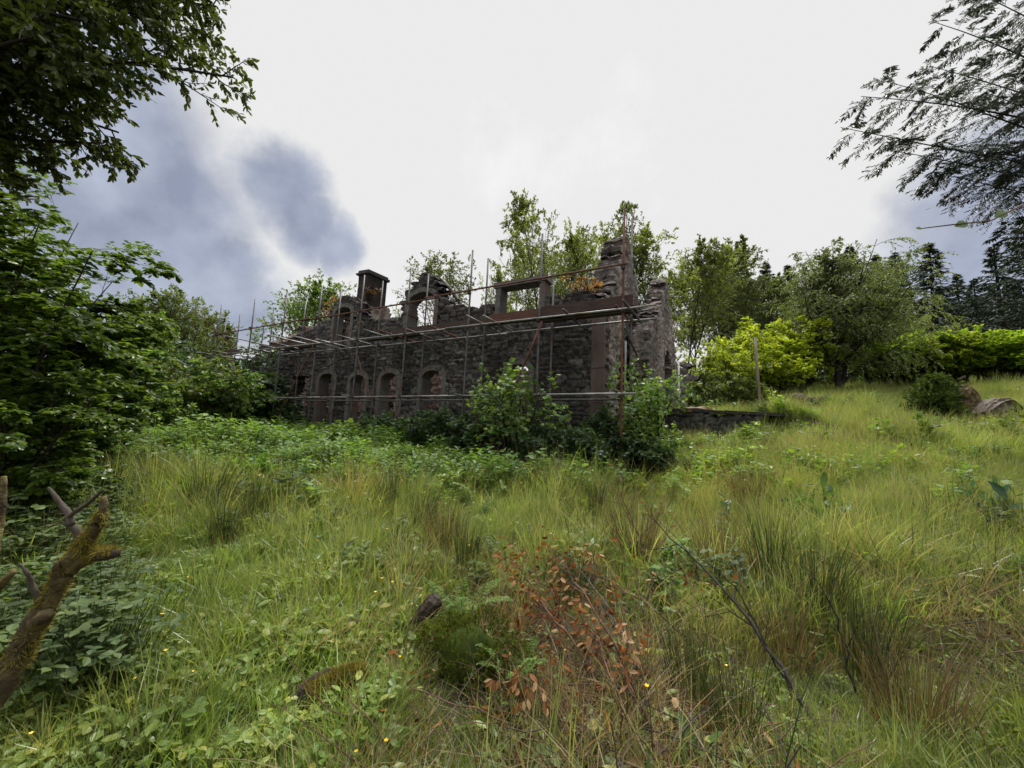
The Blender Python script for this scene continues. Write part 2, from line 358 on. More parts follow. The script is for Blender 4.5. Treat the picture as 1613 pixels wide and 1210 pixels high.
# ------------------------------------------------------------------ terrain
_anch = np.array([
    (0, -6, -.3), (-6, -4, .1), (6, -4, 0), (0, 0, 0), (-2, 0, .05), (2, 0, .0), (0, 2, .0), (-2, 3, .12), (2, 3, .1), (0, 5, .3), (-3, 6, .45),
    (3, 5, .42), (6, 6, .82), (2.4, 8.5, .7), (-3, 10, .75), (-9, 14, .9), (-13, 17, 1.05), (-6, 18, 1.1), (2, 16, 1.3), (-14, 10, .95),
    (-9, 6, .7), (-20, 20, 1.3), (4.2, 3.2, .38), (7.8, 6, .9), (5.5, 12.5, 1.35), (7.2, 10.3, 1.5), (7, 14.3, 1.75), (9.5, 13, 2.1), (12, 15, 2.85),
    (15.6, 12, 2.75), (9, 18, 2.4), (14, 22, 4.3), (18, 20, 4.3), (10, 24, 3.8), (24, 16, 4.4), (0, 26, 2.4), (-14, 30, 2.2), (14, 34, 5.5), (30, 30, 6.6),
    (30, 8, 4.2), (20, 2, 2.2), (-20, 0, .8), (40, 45, 9), (10, 50, 7), (-30, 45, 3), (-40, 20, 1.5), (60, 20, 8), (0, 80, 9), (60, 80, 14), (-60, 80, 5), (-70, 0, 2), (70, -20, 5), (0, -60, -2)], dtype=float)


def _tps_fit(P, lam=.02):
    n = len(P); d = np.linalg.norm(P[:, None, :2] - P[None, :, :2], axis=2)
    K = np.where(d > 0, d * d * np.log(d + 1e-9), 0) + lam * np.eye(n) * 5
    A = np.zeros((n + 3, n + 3)); A[:n, :n] = K; Q = np.c_[np.ones(n), P[:, :2]]; A[:n, n:] = Q; A[n:, :n] = Q.T
    return np.linalg.solve(A, np.r_[P[:, 2], 0, 0, 0])


_tw = _tps_fit(_anch)
RW0, RW1 = np.array([6.0, 13.8]), np.array([7.8, 11.5])      # retaining wall line
_rwd = (RW1 - RW0) / np.linalg.norm(RW1 - RW0); _rwn = np.array([-_rwd[1], _rwd[0]])
if _rwn[1] < 0: _rwn = -_rwn
RWL = float(np.linalg.norm(RW1 - RW0))


def sm(x): x = np.clip(x, 0, 1); return x * x * (3 - 2 * x)


def ground(x, y, fine=True):
    x = np.asarray(x, float); y = np.asarray(y, float); sh = np.broadcast(x, y).shape
    X = np.broadcast_to(x, sh).ravel(); Y = np.broadcast_to(y, sh).ravel()
    Xc = np.clip(X, -70, 70); Yc = np.clip(Y, -60, 85)
    out = np.zeros(len(X))
    for i in range(0, len(X), 20000):
        xs = Xc[i:i + 20000, None]; ys = Yc[i:i + 20000, None]
        d = np.sqrt((xs - _anch[None, :, 0]) ** 2 + (ys - _anch[None, :, 1]) ** 2)
        out[i:i + 20000] = (np.where(d > 0, d * d * np.log(d + 1e-9), 0) @ _tw[:-3]) + _tw[-3] + Xc[i:i + 20000] * _tw[-2] + Yc[i:i + 20000] * _tw[-1]
    rel = np.c_[X - RW0[0], Y - RW0[1]]; t = rel @ _rwd; s = rel @ _rwn
    step = .95 * sm((s + .05) / .25) * np.exp(-np.maximum(s, 0) / 3.0) * (1 - sm((t - RWL + .1) / 2.6)) * sm((t + 3) / 2)
    out = out + step
    if fine:
        out = out + .05 * np.sin(X * 1.7 + 1.3 * np.sin(Y * 1.1)) * np.cos(Y * 1.9 + X * .6) + .03 * np.sin(X * 4.1 + Y * 2.3) * np.sin(Y * 3.7 - X * 1.1)
    return out.reshape(sh)


def gz(x, y): return float(ground(np.array([x]), np.array([y]))[0])


def gp(u, Y, sink=.0):
    """a point of the ground under picture column u at depth Y"""
    v = 682 + .0454 * (u - 806.5)
    for _ in range(3):
        p = at(u, v, Y); z = gz(p[0], Y)
        v = v - (z - p[2]) / Y * FPX
    p = at(u, v, Y)
    return np.array([p[0], p[1], gz(p[0], p[1]) - sink])


def build_ground():
    def axis(lo, hi, fine_lo, fine_hi, f):
        a = list(np.arange(fine_lo, fine_hi, f)); x = fine_lo; st = f
        left = []
        while x > lo: st *= 1.22; x -= st; left.append(x)
        x = a[-1]; st = f; right = []
        while x < hi: st *= 1.22; x += st; right.append(x)
        return np.array(left[::-1] + a + right)
    xs = axis(-900, 900, -14, 20, .22); ys = axis(-300, 1200, -1, 26, .22)
    X, Y = np.meshgrid(xs, ys); Z = ground(X, Y)
    V = np.c_[X.ravel(), Y.ravel(), Z.ravel()]
    nx, ny = len(xs), len(ys); i = np.arange(nx - 1)[None, :] + nx * np.arange(ny - 1)[:, None]; i = i.ravel()
    F = np.c_[i, i + 1, i + nx + 1, i + nx]
    tag(obj('ground', mk_mesh('ground', V, F, M['soil'], smooth=True)), kind='structure')


build_ground()

# ------------------------------------------------------------------ the ruin
P0 = np.array([2.41, 8.5]); AZ = R_(60.6)
D2 = np.array([-math.sin(AZ), math.cos(AZ)]); E2 = np.array([math.cos(AZ), math.sin(AZ)])


def hp(s, n, z=0.0):
    p = P0 + D2 * s + E2 * n
    return np.array([p[0], p[1], z])


HOUSE_O = hp(.9, 1.45, .9)
house = thing('ruined_house', 'roofless ruined stone house with arched windows behind the scaffolding', 'ruin', HOUSE_O)


def stone_field(a, z, rng, cw, ch):
    """per-point stone id, border closeness and random for a coursed rubble pattern"""
    cs = []
    zz = z.min() - .3
    while zz < z.max() + .3:
        h = ch * rng.uniform(.6, 1.5); x = a.min() - .4 + rng.uniform(0, cw)
        while x < a.max() + .4:
            w = cw * rng.uniform(.45, 1.7); cs.append((x + w / 2, zz + h / 2 + rng.normal(0, ch * .22), w, h)); x += w
        zz += h
    cs = np.array(cs, dtype=np.float32)
    ids = np.zeros(len(a), int); edge = np.zeros(len(a), np.float32)
    for i in range(0, len(a), 2000):
        da = (a[i:i + 2000, None].astype(np.float32) - cs[None, :, 0]) / cs[None, :, 2]
        dz = (z[i:i + 2000, None].astype(np.float32) - cs[None, :, 1]) / cs[None, :, 3]
        q = (np.abs(da) ** 2.6 + np.abs(dz) ** 2.6) ** (1 / 2.6)
        part = np.argpartition(q, 1, axis=1)[:, :2]
        qq = np.take_along_axis(q, part, 1)
        f1 = qq.min(1); f2 = qq.max(1)
        ids[i:i + 2000] = np.where(qq[:, 0] <= qq[:, 1], part[:, 0], part[:, 1]); edge[i:i + 2000] = f2 - f1
    return ids, edge, cs


def stone_wall(name, parent, porg, org, A, N, L, z0, top, thick, openings, mat, seed, res=.055, cw=.34, ch=.15, relief=.05, rag=.5):
    """wall of length L along A from org (its outer face towards N), ragged top"""
    rng = rng_(seed)
    A = np.array([*A, 0.0]) if len(A) == 2 else A; N = np.array([*N, 0.0]) if len(N) == 2 else N
    tx = np.array([p[0] for p in top]); tz = np.array([p[1] for p in top])
    nx = int(L / res) + 1; nz = int((tz.max() + .3 - z0) / res) + 1
    a = np.linspace(0, L, nx); z = z0 + np.arange(nz) * res
    AA, ZZ = np.meshgrid(a, z, indexing='ij'); af = AA.ravel(); zf = ZZ.ravel()
    ids, edge, cs = stone_field(af, zf, rng, cw, ch)
    inst = cs[:, 1] < np.interp(cs[:, 0], tx, tz) + rng.normal(0, .06 * rag, len(cs))
    for op in openings: inst &= ~op(cs[:, 0], cs[:, 1], .0)
    rnd = rng.uniform(0, 1, len(cs)); ht = rng.uniform(.2, 1, len(cs)); tilt = rng.normal(0, 1, (len(cs), 2))
    m = inst[ids]
    for op in openings: m &= ~op(af, zf, 0.0)
    fill = m.reshape(nx, nz); cell = fill[:-1, :-1] & fill[1:, :-1] & fill[1:, 1:] & fill[:-1, 1:]
    rise = sm(edge / .35)
    h = relief * (rise * ht[ids] + .25 * rise * (tilt[ids, 0] * (af - cs[ids, 0]) / cw + tilt[ids, 1] * (zf - cs[ids, 1]) / ch)) + rng.normal(0, .006, len(af))
    ja = af + rng.uniform(-.35, .35, len(af)) * res; jz = zf + rng.uniform(-.35, .35, len(af)) * res
    base = org[None, :2] if True else None
    pos = np.zeros((len(af), 3)); pos[:, :2] = org[None, :2] + ja[:, None] * A[None, :2]; pos[:, 2] = jz
    Vf = pos + N[None, :] * h[:, None]
    h2 = relief * rise * ht[::-1][ids % len(cs)] + rng.normal(0, .006, len(af))
    Vb = pos - N[None, :] * (thick + h2)[:, None]
    n = len(af); V = np.r_[Vf, Vb] - np.asarray(porg)[None, :]
    I = np.arange(nx * nz).reshape(nx, nz)
    c = np.argwhere(cell); i, j = c[:, 0], c[:, 1]
    q00, q10, q11, q01 = I[i, j], I[i + 1, j], I[i + 1, j + 1], I[i, j + 1]
    LAY = 4; mids = []
    for q in range(1, LAY):
        off = rng.normal(0, .035, (len(cs), 3))[(ids + q * 37) % len(cs)] + rng.normal(0, .012, (n, 3))
        mids.append(pos - N[None, :] * (thick * q / LAY) + off - np.asarray(porg)[None, :])
    V = np.r_[V[:n], np.concatenate(mids), V[n:]]
    Fs = [np.c_[q00, q10, q11, q01], np.c_[q00 + n * LAY, q01 + n * LAY, q11 + n * LAY, q10 + n * LAY]]
    pad = np.pad(cell, 1)
    for (di, dj, e0, e1) in ((-1, 0, q00, q01), (1, 0, q10, q11), (0, -1, q00, q10), (0, 1, q01, q11)):
        nb = ~pad[i + 1 + di, j + 1 + dj]
        
        for q in range(LAY): Fs.append(np.c_[e0[nb] + n * q, e1[nb] + n * q, e1[nb] + n * (q + 1), e0[nb] + n * (q + 1)])
    F = np.concatenate(Fs)
    used = np.unique(F); remap = np.full((LAY + 1) * n, -1); remap[used] = np.arange(len(used))
    st = np.concatenate([rnd[(ids + q * 37) % len(cs)] for q in range(LAY + 1)]); mo = np.tile(1 - sm(edge / .2), LAY + 1)
    me = mk_mesh(name, V[used], remap[F], mat, attrs={'stone': st[used], 'mortar': mo[used]}, smooth=True)
    return obj(name, me, parent)


def arch_open(s0, s1, zs, zspring, rise):
    c, w = (s0 + s1) / 2, (s1 - s0) / 2
    return lambda a, z, g: (np.abs(a - c) < w + g) & (z > zs) & (z < zspring + rise * (1 - ((a - c) / w) ** 2) + g)


def hexa(bot, topq):
    return np.array(list(bot) + list(topq)), np.array([(0, 3, 2, 1), (4, 5, 6, 7), (0, 1, 5, 4), (1, 2, 6, 5), (2, 3, 7, 6), (3, 0, 4, 7)])


class MB:
    def __init__(s): s.V = []; s.F4 = []; s.F3 = []; s.n = 0
    def add(s, V, F):
        V = np.asarray(V, float); F = np.asarray(F)
        (s.F4 if F.shape[1] == 4 else s.F3).append(F + s.n); s.V.append(V); s.n += len(V)
    def mesh(s, name, mat, org=(0, 0, 0), smooth=False, attrs=None):
        F = []
        if s.F4: F.append(np.concatenate(s.F4))
        if s.F3: F.append(np.concatenate(s.F3))
        return mk_mesh(name, np.concatenate(s.V) - np.asarray(org)[None, :], F, mat, attrs, smooth)


def block(mb, pts2, f, d0, d1, rng=None, jit=.006):
    """quad pts2 [(a,z)*4] extruded between depth d0 and d1; f(a, depth, z) -> xyz"""
    p = np.array(pts2)
    if rng is not None: p = p + rng.normal(0, jit, p.shape); d0 = d0 - abs(rng.normal(0, .008))
    V = [f(x, d0, z) for x, z in p] + [f(x, d1, z) for x, z in p]
    mb.add(*hexa(V[:4], V[4:]))


def surround(f, s0, s1, zs, zspring, rise, w, d0, d1, seed, flat=False, name='window_surround', mat='dressed', parent=None, jt=.012):
    rng = rng_(seed); mb = MB()
    for side in (0, 1):
        z = zs
        while z < zspring - .05:
            h = min(rng.uniform(.45, .8), zspring - z)
            if zspring - z - h < .2: h = zspring - z
            ww = w * rng.uniform(.95, 1.1)
            x0, x1 = (s0 - ww, s0) if side == 0 else (s1, s1 + ww)
            block(mb, [(x0, z + .006), (x1, z + .006), (x1, z + h - .006), (x0, z + h - .006)], f, d0, d1, rng)
            z += h
    if flat:
        block(mb, [(s0 - w - .06, zspring), (s1 + w + .06, zspring), (s1 + w + .06, zspring + rise), (s0 - w - .06, zspring + rise)], f, d0 - .04, d1, rng)
    else:
        c, hw = (s0 + s1) / 2, (s1 - s0) / 2; k = 7
        th = np.linspace(math.pi, 0, k + 1)
        for i in range(k):
            q = []
            for t, o in ((th[i], 0), (th[i], 1), (th[i + 1], 1), (th[i + 1], 0)):
                ex = hw + (w if o else 0); ez = rise + (w * 1.05 if o else 0)
                tt = t + (.012 if t == th[i + 1] else -.012)
                q.append((c + ex * math.cos(tt), zspring + ez * math.sin(tt) - (0 if o or True else 0)))
            block(mb, q, f, d0, d1, rng, .004)
    return obj(name, mb.mesh(name, M[mat], HOUSE_O), parent)


SW = .17          # width of the dressed surrounds
FN = 1.45         # n of the front wall's outer face
ff = lambda s, dep, z: hp(s, FN + dep, z)
front_open, fr_s = [], []
# (outer s0, s1, sill z, outer top z, arch rise)
for k, (s0, s1, zs, zt, ri) in enumerate([(6.02, 7.24, .9, 3.74, .22), (8.03, 9.2, .9, 3.72, .22), (9.66, 10.83, .9, 3.7, .22), (11.5, 12.74, .9, 3.82, .24),
                                          (2.86, 3.93, .8, 3.8, .26), (10.86, 12.18, 4.62, 6.5, .24), (6.6, 8.13, 4.9, 6.55, .28)]):
    i0, i1 = s0 + SW, s1 - SW; spring = zt - SW * 1.05 - ri
    front_open.append(arch_open(i0 - .07, i1 + .07, zs, spring + .05, ri)); fr_s.append((i0, i1, zs, spring, ri, k))
front_open.append(arch_open(13.35, 14.3, .8, 3.55, .05))
front_open.append(lambda a, z, g: (a > 2.62 + .1) & (a < 4.29 - .1) & (z > 5.0) & (z < 7))
top_front = [(.85, 5.4), (1.8, 5.62), (2.5, 5.58), (2.7, 5.7), (4.2, 5.7), (4.45, 5.55), (5.3, 5.55), (6.2, 5.72), (6.42, 6.2), (6.75, 6.75), (7.2, 7.05), (7.45, 7.15),
             (7.75, 6.85), (8.1, 6.5), (8.3, 6.2), (8.36, 5.65), (9.3, 5.62), (10.3, 5.68), (10.62, 6.25), (10.9, 6.62), (11.5, 6.85), (12.0, 6.7), (12.35, 6.35), (12.5, 6.0), (14, 5.55), (15.5, 5.2), (17, 4.9), (18.6, 4.3)]
shift = lambda ops: [(lambda a, z, g, o=o: o(a + .85, z, g)) for o in ops]
stone_wall('front_wall', house, HOUSE_O, hp(.85, FN), D2, -E2, 17.75, .3, [(x - .85, z) for x, z in top_front], .55, shift(front_open), M['rubble'], 3, res=.042, cw=.30, ch=.115, relief=.055)
for (i0, i1, zs, sp, ri, k) in fr_s:
    surround(ff, i0, i1, zs, sp, ri, SW, -.035, .42, 20 + k, parent=house)
surround(ff, 2.62 + .17, 4.29 - .17, 5.0, 6.06, .17, .17, -.03, .4, 40, flat=True, parent=house)
# corner pilaster of tall dressed stones
mb = MB(); rr = rng_(5); z = .5
while z < 4.9:
    h = rr.uniform(.7, 1.1); block(mb, [(.83, z), (1.17, z), (1.17, z + h - .01), (.83, z + h - .01)], ff, -.06, .3, rr); z += h
obj('corner_strip', mb.mesh('corner_strip', M['quoin'], HOUSE_O), house)
# gable at the near end (outer face looks along -D2)
g1_open = [arch_open(1.6, 2.7, .8, 3.6, .2), lambda a, z, g: (np.abs(a - 3.6) < .5) & (z > 4.7) & (z < 6.0)]
stone_wall('gable_wall', house, HOUSE_O, hp(.88, FN + .1), E2, -D2, 5.2, .5,
           [(0, 5.35), (.35, 5.5), (.7, 6.0), (1.2, 6.7), (1.6, 7.3), (1.9, 7.9), (2.2, 8.15), (2.55, 8.1), (3.0, 7.75), (3.6, 7.5), (4.2, 6.9), (4.6, 6.3), (5.2, 5.5)],
           .6, g1_open, M['rubble_grey_lit'], 7, cw=.36, ch=.13, relief=.07, rag=1.3)
# gable of the wing, standing a little proud
g2_open = [arch_open(2.7, 4.7, 1.2, 4.2, .7)]
stone_wall('wing_gable', house, HOUSE_O, hp(0, 3.1), E2, -D2, 6.5, .8,
           [(0, 4.6), (.6, 5.1), (1.4, 5.8), (2.2, 6.5), (2.9, 7.1), (3.35, 7.5), (3.7, 7.45), (4.3, 6.95), (5.2, 6.35), (6.0, 5.4), (6.5, 4.6)],
           .5, g2_open, M['rubble_grey_lit'], 8, cw=.33, ch=.12, relief=.06, rag=1.0)
fg2 = lambda a, dep, z: hp(0 + dep, 3.1 + a, z)
surround(fg2, 2.75, 4.65, 1.2, 4.2, .7, .2, -.03, .3, 51, parent=house)
# white painted jamb board / pipe at the wing's far corner
def tube_mesh(pts, r, sides=8, cap=True):
    pts = np.asarray(pts, float); k = len(pts); rad = np.broadcast_to(np.asarray(r, float), (k,))
    t = unit(np.gradient(pts, axis=0)); ref = np.where(np.abs(t[:, 2:3]) > .9, np.array([[1., 0, 0]]), np.array([[0, 0, 1.]]))
    A = unit(np.cross(t, ref)); B = np.cross(t, A); th = np.arange(sides) / sides * 2 * math.pi
    V = pts[:, None, :] + rad[:, None, None] * (np.cos(th)[None, :, None] * A[:, None, :] + np.sin(th)[None, :, None] * B[:, None, :])
    V = V.reshape(-1, 3); i = np.arange(k - 1)[:, None] * sides; j = np.arange(sides)[None, :]; j2 = (j + 1) % sides
    F = np.stack([i + j, i + j2, i + sides + j2, i + sides + j], -1).reshape(-1, 4)
    tri = []
    if cap:
        n = len(V); V = np.r_[V, pts[:1], pts[-1:]]
        for q in range(sides):
            tri.append((n, (q + 1) % sides, q)); tri.append((n + 1, (k - 1) * sides + q, (k - 1) * sides + (q + 1) % sides))
    return V, F, np.array(tri)


def tube_obj(name, pts, r, mat, parent=None, org=(0, 0, 0), sides=8):
    V, F, T = tube_mesh(pts, r, sides)
    return obj(name, mk_mesh(name, V - np.asarray(org)[None, :], [F, T], M[mat], smooth=True), parent)


tube_obj('drainpipe', [hp(-.08, 9.5, 1.6), hp(-.08, 9.5, 5.0)], .05, 'white_paint', house, HOUSE_O)
tube_obj('drainpipe', [hp(.78, 3.55, 1.0), hp(.78, 3.55, 4.6)], .035, 'white_paint', house, HOUSE_O)
stone_wall('wall_stub', house, HOUSE_O, hp(.3, 11), -D2, -E2, 1.2, 1.5, [(0, 5.0), (.5, 5.3), (.8, 4.7), (1.2, 3.9)], .45, [], M['rubble_grey_lit'], 9, rag=1.2)
# inner walls
stone_wall('rear_wall', house, HOUSE_O, hp(1.5, 6.3), D2, -E2, 16.2, .5,
           [(0, 4.3), (2, 4.5), (3, 3.9), (4.6, 4.4), (6, 4.7), (7.4, 4.0), (9, 4.7), (11, 5.9), (12.5, 5.6), (14, 5.0), (16.2, 4.2)], .5,
           [arch_open(3.4, 4.5, 1, 3.2, .1), arch_open(7.2, 8.6, 1, 3.1, .1), arch_open(11.2, 12.3, 1, 3.3, .1)], M['rubble_red_lit'], 10, res=.08)
stone_wall('cross_wall', house, HOUSE_O, hp(12.1, 2.05), E2, -D2, 4.2, .5,
           [(0, 5.9), (.4, 6.6), (1.0, 6.95), (2.4, 7.1), (2.6, 6.5), (3.3, 6.2), (4.2, 5.2)], .55, [arch_open(2.6, 3.6, 1, 2.9, .1)], M['rubble_red_lit'], 11, res=.07)
stone_wall('cross_wall', house, HOUSE_O, hp(17.9, 2.05), E2, -D2, 4.2, .5,
           [(0, 5.0), (1.0, 5.9), (2, 6.9), (2.6, 6.8), (3.3, 6.0), (4.2, 5.0)], .55, [], M['rubble_red_lit'], 12, res=.07, rag=1.3)
stone_wall('cross_wall', house, HOUSE_O, hp(5.4, 2.05), E2, -D2, 4.2, .5, [(0, 4.2), (1, 3.6), (2.4, 4.4), (4.2, 4.0)], .5, [], M['rubble_red_lit'], 13, res=.08)
# chimney stack over the cross wall
ch = thing('chimney', None, None); ch.parent = house; ch.location = (0, 0, 0)
bpy.data.objects.remove(ch)


def chimney():
    rng = rng_(14)
    s0, s1, n0, n1, za, zb = 11.98, 12.6, 2.85, 3.95, 6.6, 8.38
    mb = MB(); z = za
    while z < zb - .01:                       # harled courses, slightly uneven
        h = min(.3, zb - z); j = rng.normal(0, .008, 4)
        V = [hp(s0 + j[0], n0 + j[1], z), hp(s1 + j[2], n0, z), hp(s1, n1 + j[3], z), hp(s0, n1, z)]
        W = [hp(s0 + j[1], n0 + j[2], z + h), hp(s1 + j[0], n0, z + h), hp(s1, n1 + j[2], z + h), hp(s0, n1, z + h)]
        mb.add(*hexa(V, W)); z += h
    c = obj('chimney', mb.mesh('chimney', M['chimney'], HOUSE_O), house)
    mb = MB()
    for (o, a_, b_) in ((.09, zb, zb + .09), (.03, zb + .09, zb + .2)):
        V = [hp(s0 - o, n0 - o, a_), hp(s1 + o, n0 - o, a_), hp(s1 + o, n1 + o, a_), hp(s0 - o, n1 + o, a_)]
        W = [v + np.array([0, 0, b_ - a_]) + rng.normal(0, .012, 3) for v in V]
        mb.add(*hexa(V, W))
    obj('chimney_cap', mb.mesh('chimney_cap', M['slate'], HOUSE_O), c)
    # plastered breast with a broken edge below the stack
    stone_wall('chimney_breast', house, HOUSE_O, hp(11.88, 2.6), E2, -D2, 2.0, 5.1, [(0, 6.4), (.3, 6.9), (1.5, 7.05), (2.0, 6.3)], .1, [], M['plaster'], 15, res=.06, relief=.02)
    tag(bpy.data.objects['chimney_breast'], 'pale plastered chimney breast')


chimney()

# ------------------------------------------------------------------ scaffolding
SC_O = hp(0, 0, .7)
scaf = thing('scaffolding', 'rusty tube scaffolding along the front of the ruined house', 'scaffolding', SC_O)


def sp(name, a, b, mat='steel', r=.026, bend=.0):
    p = np.linspace(0, 1, 5)[:, None]; q = np.asarray(a) * (1 - p) + np.asarray(b) * p
    return tube_obj(name, q, r, mat, scaf, SC_O, 8)


FR = [(18.05, 6.78, 6.55), (15.3, 6.7, 6.5), (13.05, 6.66, 6.57), (10.9, 6.62, 6.72), (8.66, 6.66, 6.75), (6.55, 6.55, 6.67), (4.23, 6.67, 6.77), (2.07, 6.69, 5.77), (0, 6.86, 7.03)]
rs = rng_(31)
for i, (s, zo, zi) in enumerate(FR):
    lean = rs.normal(0, .03)
    b0 = hp(s + lean, 0); b1 = hp(s + lean * .5, .8)
    sp('upright_pole', (b0[0], b0[1], gz(b0[0], b0[1]) - .1), hp(s, 0, zo), 'rust' if i == 8 else 'steel')
    sp('upright_pole', (b1[0], b1[1], gz(b1[0], b1[1]) - .1), hp(s, .8, zi), 'steel')
sp('upright_pole', hp(19.3, .8, 1), hp(19.3, .8, 6.3)); sp('upright_pole', hp(19.0, 2.4, 1), hp(19.0, 2.4, 6.9))


def cuts(s0, s1, n, z0, z1, name, mat, L=6.0, off=.0, ph=0.):
    """a run of tubes joined end to end with small overlaps"""
    s = s0; k = 0
    while s < s1 - .2:
        e = min(s + L - (ph if k == 0 else 0), s1)
        a = z0 + (z1 - z0) * (s - s0) / (s1 - s0); b = z0 + (z1 - z0) * (e - s0) / (s1 - s0)
        o = .03 if k % 2 else -.03
        sp(name, hp(s - .25, n + o, a + rs.normal(0, .008)), hp(e + .25, n + o, b + rs.normal(0, .008)), mat); s = e; k += 1


cuts(-.3, 18.6, -.06, 4.44, 4.42, 'ledger_pole', 'steel_bright', ph=1.0)
cuts(-.3, 18.6, .86, 4.42, 4.42, 'ledger_pole', 'steel_bright', ph=2.5)
cuts(-.05, 13.2, -.06, 2.56, 2.50, 'ledger_pole', 'steel_bright', ph=1.5)
cuts(-.1, 12.4, .86, 2.52, 2.48, 'ledger_pole', 'steel', ph=3.0)
cuts(.15, 18.3, -.06, 5.47, 5.36, 'guard_rail', 'rust', ph=.6)
sp('guard_rail', hp(18.1, -.1, 5.42), hp(18.2, 2.6, 5.4), 'steel'); sp('guard_rail', hp(18.6, -.7, 6.3), hp(17.9, 1.6, 4.2), 'rust', .02)
# cross tubes
for s, n0, n1, z, m in [(-.12, -.55, 1.1, 4.47, 'steel'), (.12, -.2, 1.3, 4.5, 'rust'), (1.3, -.35, 1.5, 4.5, 'steel'), (3.35, -.6, 1.2, 4.5, 'steel_bright'), (3.75, -.75, 1.3, 4.5, 'steel_bright'),
                        (5.35, -.4, 1.6, 4.5, 'rust'), (6.2, -.35, 1.4, 4.48, 'steel'), (7.2, -.5, 1.2, 4.5, 'rust'), (7.6, -.7, 1.1, 4.5, 'steel'), (9.1, -.5, 1.4, 4.5, 'steel'),
                        (10.3, -.4, 1.2, 4.48, 'steel_bright'), (10.75, -.9, 1.3, 4.5, 'steel_bright'), (11.6, -1.3, 1.4, 4.52, 'steel_bright'), (12.6, -.5, 1.4, 4.5, 'steel'), (13.6, -.5, 1.3, 4.5, 'steel'),
                        (14.6, -.4, 1.3, 4.48, 'steel'), (15.8, -.4, 1.4, 4.5, 'steel'), (17.2, -.5, 1.3, 4.5, 'steel'), (18.3, -.6, 1.3, 4.5, 'steel'),
                        (0.1, -.2, 1.1, 2.6, 'steel'), (4.3, -.3, 1.1, 2.55, 'steel'), (8.7, -.4, 1.2, 2.55, 'steel'), (10.95, -.4, 1.2, 2.54, 'steel'), (12.9, -.3, 1.2, 2.54, 'steel')]:
    sp('cross_tube', hp(s, n0, z), hp(s + rs.normal(0, .05), n1, z - .02 + rs.normal(0, .02)), m)
sp('diagonal_brace', hp(1.94, -.1, 4.34), hp(3.3, -.1, 1.2), 'rust'); sp('diagonal_brace', hp(10.85, -.1, 4.4), hp(12.75, -.1, 1.5), 'rust', .022)
sp('diagonal_brace', hp(-.1, -.3, 3.95), hp(-.1, 3.0, 3.0), 'steel')
for i, (s, zo, zi) in enumerate(FR):
    for n in (0, .8):
        for z in (4.43, 2.53) + ((5.42,) if n == 0 else ()):
            if z < 3 and s > 13.5: continue
            a = hp(s, n - (.06 if n == 0 else -.03), z)
            V, F, T = tube_mesh([a + [0, 0, -.05], a + [0, 0, .05]], .05, 6)
            obj('coupler', mk_mesh('coupler', V - SC_O[None, :], [F, T], M['coupler']), scaf)


def board(s0, s1, n, z0, z1, h, mat, th=.04):
    fb = lambda a, dep, z: hp(a, n + dep, z)
    k = 6; mb = MB()
    for i in range(k):
        a, b = s0 + (s1 - s0) * i / k, s0 + (s1 - s0) * (i + 1) / k; za, zb_ = z0 + (z1 - z0) * i / k, z0 + (z1 - z0) * (i + 1) / k
        block(mb, [(a, za), (b, zb_), (b, zb_ + h), (a, za + h)], fb, 0, th)
    obj('toe_board', mb.mesh('toe_board', M[mat], SC_O), scaf)


def deck(s0, s1, n0, n1, z, mat):
    mb = MB()
    V = [hp(s0, n0, z), hp(s1, n0, z), hp(s1, n1, z), hp(s0, n1, z)]; mb.add(*hexa(V, [v + [0, 0, .04] for v in V]))
    obj('scaffold_board', mb.mesh('scaffold_board', M[mat], SC_O), scaf)


board(-.18, 2.1, .1, 4.56, 4.53, .25, 'board'); board(2.1, 3.62, .08, 4.53, 4.5, .23, 'board_red')
board(3.55, 7.3, .14, 4.48, 4.47, .22, 'board'); board(10.5, 14.9, .16, 4.47, 4.5, .17, 'board'); board(16.2, 17.7, .16, 4.46, 4.47, .2, 'board')
for (a, b) in ((-.2, 1.9), (1.6, 3.9)): deck(a, b, .2, .42, 4.54, 'board'); 
for (a, b) in ((-.2, 2.4), (6.5, 8.9), (11.8, 13.6)): deck(a, b, .46, .68, 4.535, 'board')

# ------------------------------------------------------------------ plant toolkit
def tubes_batch(P, R, sides=4):
    N, k, _ = P.shape
    t = unit(np.gradient(P, axis=1)); ref = np.where(np.abs(t[..., 2:3]) > .9, np.array([1., 0, 0]), np.array([0, 0, 1.]))
    A = unit(np.cross(t, ref)); B = np.cross(t, A); th = np.arange(sides) / sides * 2 * math.pi
    V = P[:, :, None, :] + R[:, :, None, None] * (np.cos(th)[None, None, :, None] * A[:, :, None, :] + np.sin(th)[None, None, :, None] * B[:, :, None, :])
    b = (np.arange(N) * k * sides)[:, None, None]; i = (np.arange(k - 1) * sides)[None, :, None]; j = np.arange(sides)[None, None, :]; j2 = (j + 1) % sides
    F = np.stack([b + i + j, b + i + j2, b + i + sides + j2, b + i + sides + j], -1).reshape(-1, 4)
    return V.reshape(-1, 3), F


def paths(rng, p0, d0, L, k, grav, noise):
    """polylines from p0 along d0 that bend by grav (up > 0) and wander"""
    N = len(p0); P = np.zeros((N, k, 3)); P[:, 0] = p0; d = unit(d0.copy()); st = (L / (k - 1))[:, None]
    for i in range(1, k):
        d = unit(d + np.array([0, 0, 1.0]) * (grav / (k - 1)) + rng.normal(0, noise, (N, 3)))
        P[:, i] = P[:, i - 1] + d * st
    return P


